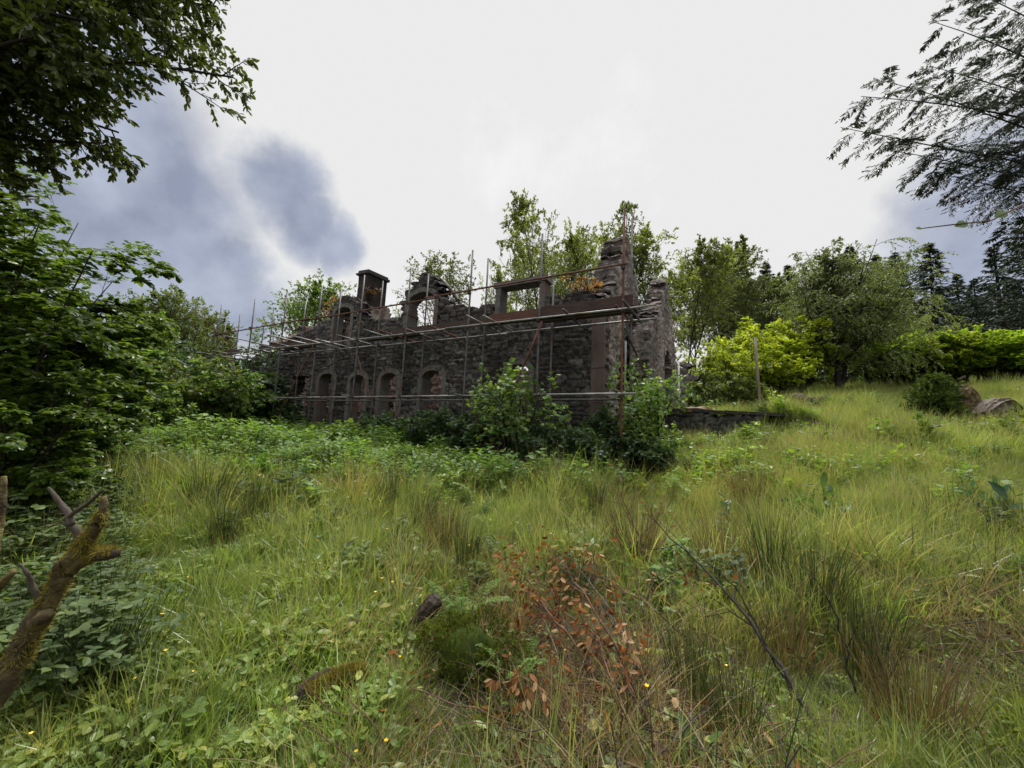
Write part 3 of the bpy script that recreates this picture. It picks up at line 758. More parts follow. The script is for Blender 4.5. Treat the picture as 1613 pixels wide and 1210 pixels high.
def kids(rng, P, Rr, lv):
    """next level of branches: n per parent"""
    N, k, _ = P.shape; n = lv['n']
    u = (np.arange(n)[None, :] + rng.uniform(.0, 1, (N, n))) / n; u = lv.get('u0', .2) + (lv.get('u1', 1.) - lv.get('u0', .2)) * u
    x = u * (k - 1); i0 = np.minimum(x.astype(int), k - 2); f = (x - i0)[..., None]
    a = np.take_along_axis(P, i0[..., None].repeat(3, 2), 1); b = np.take_along_axis(P, (i0 + 1)[..., None].repeat(3, 2), 1)
    pos = (a * (1 - f) + b * f).reshape(-1, 3); tan = unit((b - a).reshape(-1, 3))
    rad = np.take_along_axis(Rr, i0, 1).reshape(-1)
    plen = np.linalg.norm(np.diff(P, axis=1), axis=2).sum(1)[:, None].repeat(n, 1).reshape(-1)
    uf = u.reshape(-1)
    ref = np.where(np.abs(tan[:, 2:3]) > .92, np.array([[1., 0, 0]]), np.array([[0, 0, 1.]]))
    A = unit(np.cross(tan, ref)); B = np.cross(A, tan)
    idx = np.tile(np.arange(n), N)
    if lv.get('planar'):
        az = np.where(idx % 2 == 0, 0, math.pi) + rng.normal(0, lv['planar'], len(uf))
    else:
        az = idx * 2.4 + np.repeat(rng.uniform(0, 6.28, N), n) + rng.normal(0, .5, len(uf))
    perp = np.cos(az)[:, None] * A + np.sin(az)[:, None] * B
    ang = rng.uniform(lv['a0'], lv['a1'], len(uf)) * (1 - lv.get('atip', 0) * uf)
    d = tan * np.cos(ang)[:, None] + perp * np.sin(ang)[:, None]; d[:, 2] += lv.get('lift', 0); d = unit(d)
    if 'env' in lv: L = np.interp(uf, lv['env'][0], lv['env'][1])
    else: L = plen * lv['rel'] * (1 - lv.get('taper', .4) * uf)
    L = L * rng.uniform(.7, 1.25, len(uf))
    if 'keep' in lv:
        m = rng.uniform(0, 1, len(uf)) < lv['keep']; pos, d, L, rad = pos[m], d[m], L[m], rad[m]
    kk = lv.get('k', 4)
    Q = paths(rng, pos, d, L, kk, lv.get('grav', 0), lv.get('noise', .1))
    r0 = np.minimum(rad * lv.get('r', .6), lv.get('rmax', 9)); RR = r0[:, None] * np.linspace(1, lv.get('tip', .3), kk)[None, :]
    return Q, RR


TPL = {
    'diamond': (np.array([(0, 0, 0), (.45, .5, .10), (1, 0, -.06), (.45, -.5, .10)]), np.array([(0, 1, 2), (0, 2, 3)])),
    'oval': (np.array([(0, 0, 0), (.22, .36, .07), (.58, .46, .09), (.85, .24, .03), (1, 0, -.08), (.85, -.24, .03), (.58, -.46, .09), (.22, -.36, .07), (.4, 0, 0)]),
             np.array([(8, 0, 7), (8, 7, 6), (8, 6, 5), (8, 5, 4), (8, 4, 3), (8, 3, 2), (8, 2, 1), (8, 1, 0)])),
    'blade': (np.array([(0, .5, 0), (0, -.5, 0), (1, 0, -.05)]), np.array([(0, 1, 2)])),
    'strap': (np.array([(0, .3, 0), (0, -.3, 0), (.6, .5, .02), (.6, -.5, .02), (1, 0, -.04)]), np.array([(0, 1, 3), (0, 3, 2), (2, 3, 4)])),
}
_pal = [(0, 0)]
for rdeg, rr_ in [(200, .28), (150, .30), (128, .62), (100, .40), (72, .82), (45, .5), (22, .72), (0, 1.0)]: _pal.append((rdeg, rr_))


def _palmate():
    half = [(95, .50), (72, .36), (55, .56), (38, .40), (20, .36), (0, .62)]
    pts = []
    for dg, r in [(150, .20)] + half: pts.append((.38 + r * math.cos(R_(dg)), r * math.sin(R_(dg)) * 1.05))
    full = [(0.02, 0)] + pts + [(x, -y) for x, y in pts[::-1][1:]]
    V = [(x, y, -.28 * abs(y) - .12 * max(0, x - .4)) for x, y in full] + [(.38, 0, .03)]; n = len(full)
    return np.array(V), np.array([(n, (i + 1) % n, i) for i in range(n)])


TPL['palmate'] = _palmate()


def leaves(rng, pos, dirs, nor, L, W, tpl):
    T, TF = TPL[tpl]; n = len(pos); x = unit(dirs); z = unit(nor - (nor * x).sum(1, keepdims=True) * x); y = np.cross(z, x)
    V = pos[:, None, :] + (T[None, :, 0:1] * L[:, None, None]) * x[:, None, :] + (T[None, :, 1:2] * W[:, None, None]) * y[:, None, :] + (T[None, :, 2:3] * W[:, None, None]) * z[:, None, :]
    F = (np.arange(n) * len(T))[:, None, None] + TF[None]
    return V.reshape(-1, 3), F.reshape(-1, 3), np.repeat(rng.uniform(0, 1, n), len(T))


def foliate(rng, P, lf):
    """leaves along twig polylines P"""
    N, k, _ = P.shape; n = lf['n']
    u = (np.arange(n)[None, :] + rng.uniform(.1, .9, (N, n))) / n; u = lf.get('u0', .1) + (1 - lf.get('u0', .1)) * u
    x = u * (k - 1); i0 = np.minimum(x.astype(int), k - 2); f = (x - i0)[..., None]
    a = np.take_along_axis(P, i0[..., None].repeat(3, 2), 1); b = np.take_along_axis(P, (i0 + 1)[..., None].repeat(3, 2), 1)
    pos = (a * (1 - f) + b * f).reshape(-1, 3); tan = unit((b - a).reshape(-1, 3)); m = len(pos)
    ref = np.where(np.abs(tan[:, 2:3]) > .92, np.array([[1., 0, 0]]), np.array([[0, 0, 1.]]))
    A = unit(np.cross(tan, ref)); B = np.cross(A, tan); idx = np.tile(np.arange(n), N)
    if lf.get('planar') is not None: az = np.where(idx % 2 == 0, 0, math.pi) + rng.normal(0, lf['planar'], m)
    else: az = rng.uniform(0, 6.28, m)
    perp = np.cos(az)[:, None] * A + np.sin(az)[:, None] * B
    ang = rng.uniform(lf.get('a0', .5), lf.get('a1', 1.1), m)
    d = tan * np.cos(ang)[:, None] + perp * np.sin(ang)[:, None]; d[:, 2] -= lf.get('droop', .15); d = unit(d)
    up = np.array([0, 0, 1.0])[None, :] + rng.normal(0, lf.get('tumble', .45), (m, 3))
    L = lf['L'] * rng.uniform(.65, 1.2, m); W = L * lf.get('w', .55)
    pos = pos + d * lf.get('stalk', 0) * L[:, None]
    if 'keep' in lf:
        kp = rng.uniform(0, 1, m) < lf['keep']; pos, d, up, L, W = pos[kp], d[kp], up[kp], L[kp], W[kp]
    return leaves(rng, pos, d, up, L, W, lf.get('tpl', 'diamond'))


def plant_meshes(seed, stems, levels, lf, wood, leafm, sides=(7, 5, 4, 3), foliage_levels=(-1,), fit=None):
    """stems: list of (p0, dir, length, radius, grav, noise). returns wood mesh, leaf mesh"""
    rng = rng_(seed)
    p0 = np.array([s[0] for s in stems], float); d0 = np.array([s[1] for s in stems], float); L = np.array([s[2] for s in stems], float)
    P = paths(rng, p0, d0, L, 9, stems[0][4], stems[0][5]); Rr = np.array([s[3] for s in stems])[:, None] * np.linspace(1, .18, 9)[None, :]
    P[:, 0, 2] -= .15
    LV = [(P, Rr)]
    for lv in levels: LV.append(kids(rng, *LV[-1], lv))
    Vs, Fs, n = [], [], 0
    for i, (Q, RQ) in enumerate(LV):
        V, F = tubes_batch(Q, RQ, sides[min(i, len(sides) - 1)]); Vs.append(V); Fs.append(F + n); n += len(V)
    wm = mk_mesh('wood', np.concatenate(Vs), np.concatenate(Fs), M[wood], smooth=True)
    LVs, LF, LR, n = [], [], [], 0
    for fl in foliage_levels:
        V, F, r = foliate(rng, LV[fl][0], lf); LVs.append(V); LF.append(F + n); LR.append(r); n += len(V)
    if fit is not None:
        AV = np.concatenate(LVs); zk = fit[0] / AV[:, 2].max(); c = np.median(AV[:, :2], axis=0)
        wk = 1.0 if not fit[1] else float(np.clip(fit[1] / np.percentile(np.hypot(*(AV[:, :2] - c).T), 95), .45, 1.9))
        kf = np.array([wk, wk, zk]); LVs = [v * kf for v in LVs]
        wm.vertices.foreach_set('co', (np.concatenate(Vs) * kf).astype(np.float32).ravel()); wm.update()
    lm = mk_mesh('foliage', np.concatenate(LVs), np.concatenate(LF), M[leafm], attrs={'rnd': np.concatenate(LR)})
    return wm, lm


def plant(name, label, cat, loc, wm, lm, rotz=0, group=None, wood='trunk', crown='crown', scale=1.0):
    t = thing(name, label, cat, loc, rotz, group); t.scale = (scale,) * 3 if np.isscalar(scale) else scale
    obj(wood, wm, t); obj(crown, lm, t); return t


def replant(src, loc, rotz, scale, label, group=None):
    return dup(src, loc, rotz, scale, label, group)


def top_h(u, v, Y):
    p = at(u, v, Y); return float(p[2])


def broadleaf(seed, H, W, base=.25, n1=18, n2=7, n3=5, nl=9, leaf=.12, wood='bark', lm='lf_tree', r=.13, up=.9, stems=1, env=None, tpl='diamond', lean=.06, spread=.25, droop=.15, keep=1.0, twig=.5):
    """H height, W crown radius"""
    rg = rng_(seed + 99); ss = []
    for i in range(stems):
        a = rg.uniform(0, 6.28); sd = np.array([math.cos(a), math.sin(a), 0])
        ss.append((sd * .12 * (stems > 1), np.array([0, 0, 1]) + sd * (spread if stems > 1 else lean), H * rg.uniform(.82, 1.0) * (1 if stems == 1 else .95), r * (1 if stems == 1 else .7), .15, .05))
    env = env or ([base, base + .15, .6, .85, 1], [.75, 1, .95, .6, .25])
    W1 = W / (1 if stems == 1 else 1.3) * 1.28
    lv = [dict(n=n1, u0=base, u1=1, a0=.6, a1=up + .25, atip=.45, env=(env[0], [e * W1 * 1.25 for e in env[1]]), k=6, grav=.25, noise=.12, r=.5, rmax=r * .5),
          dict(n=n2, u0=.2, a0=.5, a1=1.1, rel=.5, taper=.45, k=5, grav=.1, noise=.16, r=.6),
          dict(n=n3 + 1, u0=.15, a0=.4, a1=1.0, rel=twig, taper=.3, k=4, grav=-.05, noise=.18, r=.6, keep=keep)]
    return plant_meshes(seed, ss, lv, dict(n=nl + 1, L=leaf, w=.6, droop=droop, tpl=tpl), wood, lm, fit=(H, W))


def shrub(seed, H, W, stems=7, n1=7, n2=5, n3=4, nl=8, leaf=.09, wood='bark_dark', lm='lf_bush', tpl='diamond', base=.15, w=.62, flat=.0, droop=.15, stalk=.1):
    rg = rng_(seed + 7); ss = []
    for i in range(stems):
        a = i * 2.4 + rg.uniform(-.4, .4); o = rg.uniform(.05, 1) ** .6; sd = np.array([math.cos(a), math.sin(a), 0])
        out = W * o / H * .85
        ss.append((sd * W * .12, np.array([0, 0, 1]) + sd * out, H * (1 - .25 * o) * rg.uniform(.85, 1.1), .02 + .012 * H, .1, .07))
    lv = [dict(n=n1, u0=base, a0=.5, a1=1.15, rel=.42, taper=.35, k=5, grav=.15, noise=.12, r=.5, **({'planar': flat} if flat else {})),
          dict(n=n2, u0=.15, a0=.5, a1=1.1, rel=.5, taper=.3, k=4, grav=.0, noise=.15, r=.6, **({'planar': flat} if flat else {})),
          dict(n=n3, u0=.15, a0=.4, a1=1.0, rel=.5, taper=.3, k=3, grav=-.05, noise=.15, r=.6, **({'planar': flat} if flat else {}))]
    return plant_meshes(seed, ss, lv, dict(n=nl, L=leaf, w=w, droop=droop, tpl=tpl, stalk=stalk), wood, lm, fit=(H, W))


def spruce(seed, H, W, lm='lf_spruce', wood='bark_dark', n1=110, bare=.08, leafL=.42):
    lv = [dict(n=n1, u0=bare, u1=.995, a0=1.25, a1=1.65, env=([bare, .2, .5, .8, 1], [W * .9, W, W * .75, W * .36, .12]), k=5, grav=.35, noise=.05, r=.35, rmax=.05, lift=-.12),
          dict(n=9, u0=.12, a0=.7, a1=1.1, rel=.36, taper=.6, k=3, grav=-.3, noise=.08, r=.4, planar=.25)]
    return plant_meshes(seed, [((0, 0, 0), (0, 0, 1), H, .02 * H, 0, .012)], lv,
                        dict(n=7, L=leafL, w=.28, a0=.25, a1=.75, droop=.35, tumble=.5, planar=.5, tpl='blade'), wood, lm, foliage_levels=(-1, 1))


# ------------------------------------------------------------------ trees behind the ruin
def base_top(u, v, Y):
    b = gp(u, Y); return b, top_h(u, v, Y) - b[2]


b, H = base_top(856, 335, 21)
plant('tree', 'tall loose green tree rising behind the lintel frame on the wall top', 'tree', b, *broadleaf(101, H, 3.1, base=.3, n1=22, n2=7, n3=5, nl=9, leaf=.15, lm='lf_tree', stems=2, spread=.16, env=([.25, .4, .6, .8, 1], [.7, 1, .95, .6, .2])))
b, H = base_top(905, 370, 25)
plant('tree', 'low rounded tree behind the wall between the lintel frame and the gable', 'tree', b, *broadleaf(102, H, 3.6, base=.3, n1=22, nl=9, leaf=.16, lm='lf_tree', stems=3))
b, H = base_top(790, 400, 27)
plant('tree', 'yellowish tree behind the ruined wall beside the tall loose tree', 'tree', b, *broadleaf(103, H, 2.6, base=.3, n1=18, nl=9, leaf=.15, lm='lf_tree_y', stems=2))
b, H = base_top(962, 305, 24)
plant('slender_tree', 'thin sparse tree top showing above the near gable peak', 'tree', b, *broadleaf(104, H, 1.7, base=.45, n1=16, n2=5, n3=4, nl=5, leaf=.17, lm='lf_alder', r=.09))
b, H = base_top(1040, 350, 25)
plant('tree', 'light green tree filling the gap between the two gable peaks', 'tree', b, *broadleaf(105, H, 3.2, base=.25, n1=22, nl=9, leaf=.16, lm='lf_tree', stems=2))
b, H = base_top(1075, 392, 29)
plant('tree', 'green tree just beyond the wing gable peak', 'tree', b, *broadleaf(106, H, 3.2, base=.28, n1=20, nl=9, leaf=.17, lm='lf_tree', stems=2))
b, H = base_top(1122, 388, 34)
alder = plant('alder_tree', 'dark tall tree with bare trunks beyond the wing, nearest to the ruin', 'tree', b, *broadleaf(107, H, 3.1, base=.34, n1=20, nl=9, leaf=.2, lm='lf_alder', stems=2, spread=.08), group='dark tall trees with bare trunks')
b2, H2 = base_top(1165, 415, 37)
replant(alder, b2, 2.1, H2 / H, 'dark tall tree with bare trunks, middle of the dark clump', 'dark tall trees with bare trunks')
b3, H3 = base_top(1100, 425, 36); replant(alder, b3, 4.0, H3 / H, 'dark tree in the clump, partly hidden behind the wing gable', 'dark tall trees with bare trunks')
b3, H3 = base_top(1190, 430, 39); replant(alder, b3, .8, H3 / H, 'dark tall tree at the spruce end of the dark clump', 'dark tall trees with bare trunks')
b3, H3 = base_top(1145, 440, 45); replant(alder, b3, 5.1, H3 / H, 'dark tree set back behind the dark clump', 'dark tall trees with bare trunks')
b, H = base_top(655, 385, 19.5)
plant('slender_tree', 'small airy tree growing inside the ruin beside the chimney', 'tree', b, *broadleaf(108, H, 2.2, base=.5, n1=18, n2=7, n3=4, nl=8, leaf=.135, lm='lf_alder', r=.08, lean=.12, env=([.5, .65, .8, 1], [.9, 1, .85, .4])))
b, H = base_top(432, 418, 23)
plant('tree', 'dense dome shaped tree behind the low end of the ruined wall', 'tree', b, *broadleaf(109, H, 3.1, base=.2, n1=24, n2=7, n3=5, nl=9, leaf=.16, lm='lf_syc', stems=2, tpl='diamond'))
b, H = base_top(610, 470, 24)
plant('bush', 'bush showing above the wall behind the chimney', 'bush', b, *shrub(111, H, 2.2, leaf=.15, lm='lf_tree', nl=8))
b, H = base_top(725, 465, 23)
plant('bush', 'yellow green bush behind the wall by the leaning dead branch', 'bush', b, *shrub(112, H, 2.0, leaf=.15, lm='lf_tree_y', nl=8))
b, H = base_top(560, 462, 18)
plant('shrub_sprig', 'reddish sprig growing on the broken wall top beside the chimney', 'shrub', hp(13.0, 2.3, 6.0), *shrub(113, 1.5, .8, stems=4, n1=5, n2=4, n3=2, nl=4, leaf=.1, lm='lf_red'))
plant('shrub_sprig', 'small orange sprig growing from the chimney stack side', 'shrub', hp(11.9, 3.0, 7.3), *shrub(114, .5, .4, stems=3, n1=3, n2=3, n3=2, nl=4, leaf=.08, lm='lf_red'))
# left distance
for i, (u, v, Y, W, lm, lab) in enumerate([(262, 462, 20, 2.7, 'lf_bush', 'broad leafy tree in the distance beyond the near hedge'), (205, 480, 17, 1.8, 'lf_syc', 'mid green tree close behind the near hedge'),
                                           (330, 500, 24, 1.6, 'lf_bush', 'far bush tree beside the far end of the scaffolding')]):
    b, H = base_top(u, v, Y)
    plant('tree', lab, 'tree', b, *broadleaf(120 + i, H, W, base=.12, n1=24, n2=7, n3=5, nl=9, leaf=.14, lm=lm, stems=3))
for i, (u, v, Y, W, lm, lab) in enumerate([(250, 545, 12.5, 1.9, 'lf_bush', 'grey green bush in the clearing corner behind the near hedge'), (320, 570, 13.5, 1.6, 'lf_syc', 'rounded bush before the far end of the scaffolding'),
                                           (205, 590, 10, .9, 'lf_syc', 'low bush tucked against the near hedge')]):
    b, H = base_top(u, v, Y)
    plant('bush', lab, 'bush', b, *shrub(130 + i, H, W, stems=9, leaf=.12, lm=lm, nl=9, base=.08))
# sycamore growth against the wall
b = hp(15.2, -.35); b[2] = gz(b[0], b[1])
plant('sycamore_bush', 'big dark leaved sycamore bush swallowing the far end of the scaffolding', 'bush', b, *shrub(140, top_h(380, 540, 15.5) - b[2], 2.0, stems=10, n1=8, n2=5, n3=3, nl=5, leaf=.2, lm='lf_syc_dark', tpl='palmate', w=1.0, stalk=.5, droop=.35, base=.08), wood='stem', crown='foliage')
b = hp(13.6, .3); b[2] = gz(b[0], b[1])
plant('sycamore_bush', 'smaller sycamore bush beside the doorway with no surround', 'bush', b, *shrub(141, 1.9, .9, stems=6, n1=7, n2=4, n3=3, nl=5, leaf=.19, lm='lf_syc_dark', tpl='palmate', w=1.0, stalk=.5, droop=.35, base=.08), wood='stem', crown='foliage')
b = gp(797, 9.6)
plant('sycamore_sapling', 'lime tipped sycamore sapling standing in front of the dark arched doorway', 'sapling', b, *shrub(142, (top_h(797, 566, 9.6) - b[2]), 1.2, stems=7, n1=7, n2=4, n3=2, nl=4, leaf=.15, lm='lf_syc', tpl='palmate', w=1.0, stalk=.6, droop=.3, base=.1), wood='stem', crown='foliage')
plant('sycamore_sapling', 'pale lime shoots at the top of the growth before the dark doorway', 'sapling', gp(790, 9.3), *shrub(143, (top_h(790, 568, 9.3) - b[2]), .35, stems=4, n1=4, n2=3, n3=2, nl=4, leaf=.13, lm='lf_syc_lime', tpl='palmate', w=1.0, stalk=.6, droop=.3, base=.55), wood='stem', crown='foliage')
plant('sycamore_sapling', 'sycamore sapling between the dark doorway and the corner strip', 'sapling', gp(880, 9.4), *shrub(144, 1.6, .75, stems=4, n1=6, n2=4, n3=2, nl=5, leaf=.14, lm='lf_syc_dark', tpl='palmate', w=1.0, stalk=.6, droop=.3), wood='stem', crown='foliage')
b = gp(1022, 8.9)
plant('sycamore_sapling', 'broad sycamore sapling wrapped round the rusty corner pole', 'sapling', b, *shrub(145, (top_h(1015, 556, 8.9) - b[2]), .82, stems=7, n1=7, n2=4, n3=3, nl=4, leaf=.15, lm='lf_syc', tpl='palmate', w=1.0, stalk=.6, droop=.3, base=.06), wood='stem', crown='foliage')
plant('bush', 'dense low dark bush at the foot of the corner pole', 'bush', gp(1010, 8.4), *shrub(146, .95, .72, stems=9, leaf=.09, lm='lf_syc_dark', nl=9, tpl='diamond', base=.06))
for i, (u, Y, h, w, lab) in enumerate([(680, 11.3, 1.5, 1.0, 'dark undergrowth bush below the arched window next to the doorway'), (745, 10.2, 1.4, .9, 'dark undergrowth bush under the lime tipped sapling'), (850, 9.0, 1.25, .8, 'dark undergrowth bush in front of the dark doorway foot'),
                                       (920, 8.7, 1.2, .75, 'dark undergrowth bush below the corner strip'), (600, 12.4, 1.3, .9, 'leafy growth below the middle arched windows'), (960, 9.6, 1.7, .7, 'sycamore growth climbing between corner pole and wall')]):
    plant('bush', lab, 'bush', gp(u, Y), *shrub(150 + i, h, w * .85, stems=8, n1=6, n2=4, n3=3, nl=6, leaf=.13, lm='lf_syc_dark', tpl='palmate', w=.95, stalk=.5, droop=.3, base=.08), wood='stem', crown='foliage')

# ------------------------------------------------------------------ right hand hillside
b, H = base_top(1322, 378, 20.5)


def birch(seed, H, W):
    lv = [dict(n=36, u0=.12, u1=1, a0=.45, a1=.95, atip=.3, env=([.12, .3, .55, .8, 1], [W * 1.2, W * 1.45, W * 1.3, W * .85, W * .35]), k=7, grav=.1, noise=.09, r=.5, rmax=.06),
          dict(n=10, u0=.15, a0=.5, a1=1.1, rel=.36, taper=.4, k=5, grav=-.6, noise=.12, r=.5),
          dict(n=8, u0=.15, a0=.4, a1=1.0, rel=.7, taper=.3, k=5, grav=-1.6, noise=.12, r=.5)]
    return plant_meshes(seed, [((0, 0, 0), (.04, 0, 1), H, .16, .1, .04), ((.1, .1, 0), (.25, .05, 1), H * .86, .11, .15, .05)], lv, dict(n=12, L=.115, w=.62, droop=.5, tumble=.6), 'bark_dark', 'lf_birch', fit=(H, W))


plant('birch_tree', 'big drooping grey green tree standing alone before the yellow shrubs', 'tree', b, *birch(160, H, 3.4))
gold = None
gl = 'yellow leaved shrubs along the wood edge'
GS = [(1135, 535, 18.5, 1.0, 'yellow shrub nearest the ruin, green at its foot'), (1180, 520, 20, 1.1, 'yellow shrub behind the leaning pole'), (1225, 500, 21.5, 1.2, 'tallest yellow shrub, just beside the drooping tree'),
      (1262, 515, 22.5, 1.1, 'yellow shrub half hidden by the drooping tree'), (1385, 530, 23, 1.1, 'yellow shrub emerging on the stump side of the drooping tree'), (1430, 520, 22, 1.1, 'yellow green shrub directly behind the young spruce'),
      (1480, 525, 21, 1.1, 'yellow green shrub behind the gap between spruce and stump'), (1530, 520, 20.5, 1.1, 'yellow green shrub behind the tall rotten stump'), (1580, 522, 20, 1.2, 'yellow green shrub behind the grey log'), (1640, 515, 19, 1.2, 'yellow green shrub cut by the picture edge')]
gA = shrub(170, 3.0, 1.45, stems=11, n1=7, n2=5, n3=4, nl=9, leaf=.12, lm='lf_gold', base=.32)
gB = shrub(171, 3.0, 1.45, stems=11, n1=7, n2=5, n3=4, nl=9, leaf=.12, lm='lf_goldgreen', base=.32)
srcA = srcB = None
for i, (u, v, Y, k, lab) in enumerate(GS):
    b, H = base_top(u, v, Y); a = i < 4 or i == 6
    src = srcA if a else srcB
    if src is None:
        src = plant('yellow_shrub', lab, 'shrub', b, *(gA if a else gB), group=gl, wood='stem', crown='foliage', scale=H / 3.0)
        if a: srcA = src
        else: srcB = src
    else: replant(src, b, i * 1.3, H / 3.0 * np.array([k * 1.15, k * 1.15, 1]), lab, gl)
    if a: pass
for i, (u, v, Y, W, lm, lab) in enumerate([(1128, 580, 16.5, 1.5, 'lf_bush', 'dull green bramble bush on the bank beyond the wing'), (1165, 590, 17.5, 1.2, 'lf_bush', 'low green bush between wall stub and leaning pole'),
                                           (1450, 480, 27, 2.6, 'lf_tree', 'smooth light green bush rising behind the drooping tree'), (1390, 450, 27, 2.4, 'lf_birch', 'grey green tree touching the drooping tree')]):
    b, H = base_top(u, v, Y)
    plant('bush', lab, 'bush', b, *shrub(180 + i, H, W, stems=9, leaf=.12, lm=lm, nl=9, base=.08))
tk = None
for i, (u, v, Y) in enumerate([(1225, 575, 25), (1275, 572, 25.5), (1320, 570, 26), (1365, 570, 26), (1410, 570, 26), (1455, 565, 25), (1505, 565, 24.5), (1555, 562, 24), (1610, 560, 23), (1665, 555, 22)]):
    b, H = base_top(u, v, Y)
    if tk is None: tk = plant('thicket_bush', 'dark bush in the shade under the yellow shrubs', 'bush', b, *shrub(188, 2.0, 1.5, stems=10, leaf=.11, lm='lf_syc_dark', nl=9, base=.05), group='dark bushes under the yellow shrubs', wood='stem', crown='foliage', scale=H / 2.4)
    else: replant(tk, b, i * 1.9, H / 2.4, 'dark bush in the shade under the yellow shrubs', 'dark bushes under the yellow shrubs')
# spruces
sA = spruce(190, 16, 3.7, n1=130); sB = spruce(191, 16, 3.1, n1=115)
srcs = [None, None]
gsp = 'dark spruces of the wood'
SPR = [(1218, 413, 44, 'spruce at the start of the wood beside the dark clump'), (1247, 418, 47, 'second spruce of the wood, touching the first'), (1283, 440, 44, 'spruce behind the drooping tree near the dark clump'),
       (1352, 388, 46, 'spruce tip showing behind the top of the drooping tree'), (1398, 402, 46, 'small pointed spruce beside the top of the drooping tree'), (1425, 398, 44, 'second pointed spruce beside the drooping tree'),
       (1478, 383, 40, 'tallest free standing spruce of the wood'), (1522, 432, 45, 'shorter spruce between two tall ones'), (1552, 440, 42, 'shorter spruce in the dark end of the wood'), (1590, 385, 34, 'large near spruce at the dark end of the wood'),
       (1640, 340, 30, 'very large spruce cut by the picture edge')]
for i, (u, v, Y, lab) in enumerate(SPR):
    b, H = base_top(u, v, Y); k = i % 2; sc = H / 16
    if srcs[k] is None: srcs[k] = plant('spruce_tree', lab, 'tree', b, *(sA if k == 0 else sB), group=gsp, scale=sc)
    else: replant(srcs[k], b, i * 1.7, np.array([min(sc, 1.5), min(sc, 1.5), sc]), lab, gsp)
for i, (u, v, Y) in enumerate([(1205, 470, 55), (1235, 460, 58), (1265, 450, 56), (1310, 450, 56), (1340, 440, 58), (1372, 440, 57), (1412, 450, 55), (1445, 455, 54), (1500, 450, 52), (1538, 465, 55), (1572, 450, 50), (1610, 440, 48), (1660, 430, 45), (1465, 470, 50), (1515, 480, 48), (1595, 470, 42)]):
    b, H = base_top(u, v, Y); sc = H / 16
    replant(srcs[i % 2], b, i * 2.3, np.array([min(sc * 1.2, 1.6), min(sc * 1.2, 1.6), sc]), 'dark spruce standing in the rear rank of the wood', 'rear rank of dark spruces')

# ------------------------------------------------------------------ walls, posts and stumps on the hillside
rw0 = RW0; rwo = np.array([RW0[0], RW0[1], gz(*(RW0 - _rwn * .4))])
rwall = thing('retaining_wall', 'low dry stone retaining wall with a dark coping beside the wing', 'wall', rwo)
stone_wall('stonework', rwall, rwo, RW0 - _rwd * .6 - _rwn * .12, _rwd, -_rwn, RWL + .55, 1.0, [(0, 2.62), (RWL + .2, 2.40), (RWL + .55, 2.1)], .3, [], M['dry_stone'], 61, cw=.28, ch=.13, relief=.07, rag=.6)
mb = MB(); rg = rng_(62); t = -.55
while t < RWL - .1:
    w = rg.uniform(.5, .9); zc = 2.66 - .2 * (t + .5) / RWL
    f_ = lambda a, dep, z: np.array([*(RW0 + _rwd * a + _rwn * (dep - .2)), z])
    block(mb, [(t, zc), (t + w - .015, zc - .05), (t + w - .015, zc + .04), (t, zc + .09)], f_, 0, .42, rg, .01); t += w
obj('coping', mb.mesh('coping', M['slate'], rwo), rwall)

b = gp(1197, 15.5); pt = at(1190, 532, 15.5)
o = tube_obj('wooden_post', [b - [0, 0, .2], b * .66 + pt * .34 + [.02, 0, 0], b * .33 + pt * .67 + [-.01, 0, 0], pt], [.062, .058, .055, .05], 'post_wood', None, b, 8)
o.location = tuple(b); tag(o, 'weathered pole leaning alone before the yellow shrubs', 'pole')


def lump(name, label, cat, loc, size, mat, seed, noise=.25, seg=28, freq=2.2, group=None, top=1.0):
    rg = rng_(seed); th = np.linspace(0, 2 * math.pi, seg, endpoint=False); ph = np.linspace(-.35, 1, 14) * math.pi / 2
    T, Pp = np.meshgrid(th, ph); n = np.stack([np.cos(T) * np.cos(Pp), np.sin(T) * np.cos(Pp), np.sin(Pp)], -1).reshape(-1, 3)
    k = rg.normal(0, 1, (9, 3)) * freq; p = rg.uniform(0, 6.28, 9)
    h = 1 + noise * np.mean([np.sin(n @ k[i] * (1 + i * .35) + p[i]) for i in range(9)], 0) * 2.2
    V = n * h[:, None] * np.array(size)[None, :]
    i = np.arange(seg)[None, :]; j = np.arange(13)[:, None] * seg; i2 = (i + 1) % seg
    F = np.stack([j + i, j + i2, j + seg + i2, j + seg + i], -1).reshape(-1, 4)
    o = obj(name, mk_mesh(name, V, F, M[mat], smooth=True)); o.location = tuple(loc)
    if label: tag(o, label, cat, group)
    return o


lump('rubbish_heap', 'low rusty brown heap lying in the field beyond the retaining wall', 'heap', gp(1270, 15.2) + [0, 0, .1], (1.0, .6, .5), 'rotten_wood', 63, .35)
lump('sod_mound', 'reddish turf tussock at the leaning pole foot', 'mound', gp(1190, 16.4), (.75, .6, .45), 'straw', 64, .2)
lump('sod_mound', 'brown turf edge overhanging the retaining wall', 'mound', np.array([*(RW0 + _rwd * .5 + _rwn * .15), 2.62]), (.5, .25, .14), 'straw', 65, .3)

# rotten stump with hook-like root, and grey log
b = gp(1524, 11.6)
st = thing('rotten_stump', 'tall mossy rotten stump with a curled root beside the young spruce', 'stump', b + [0, 0, .12]); st.scale = (1.15, 1.15, 1.25)


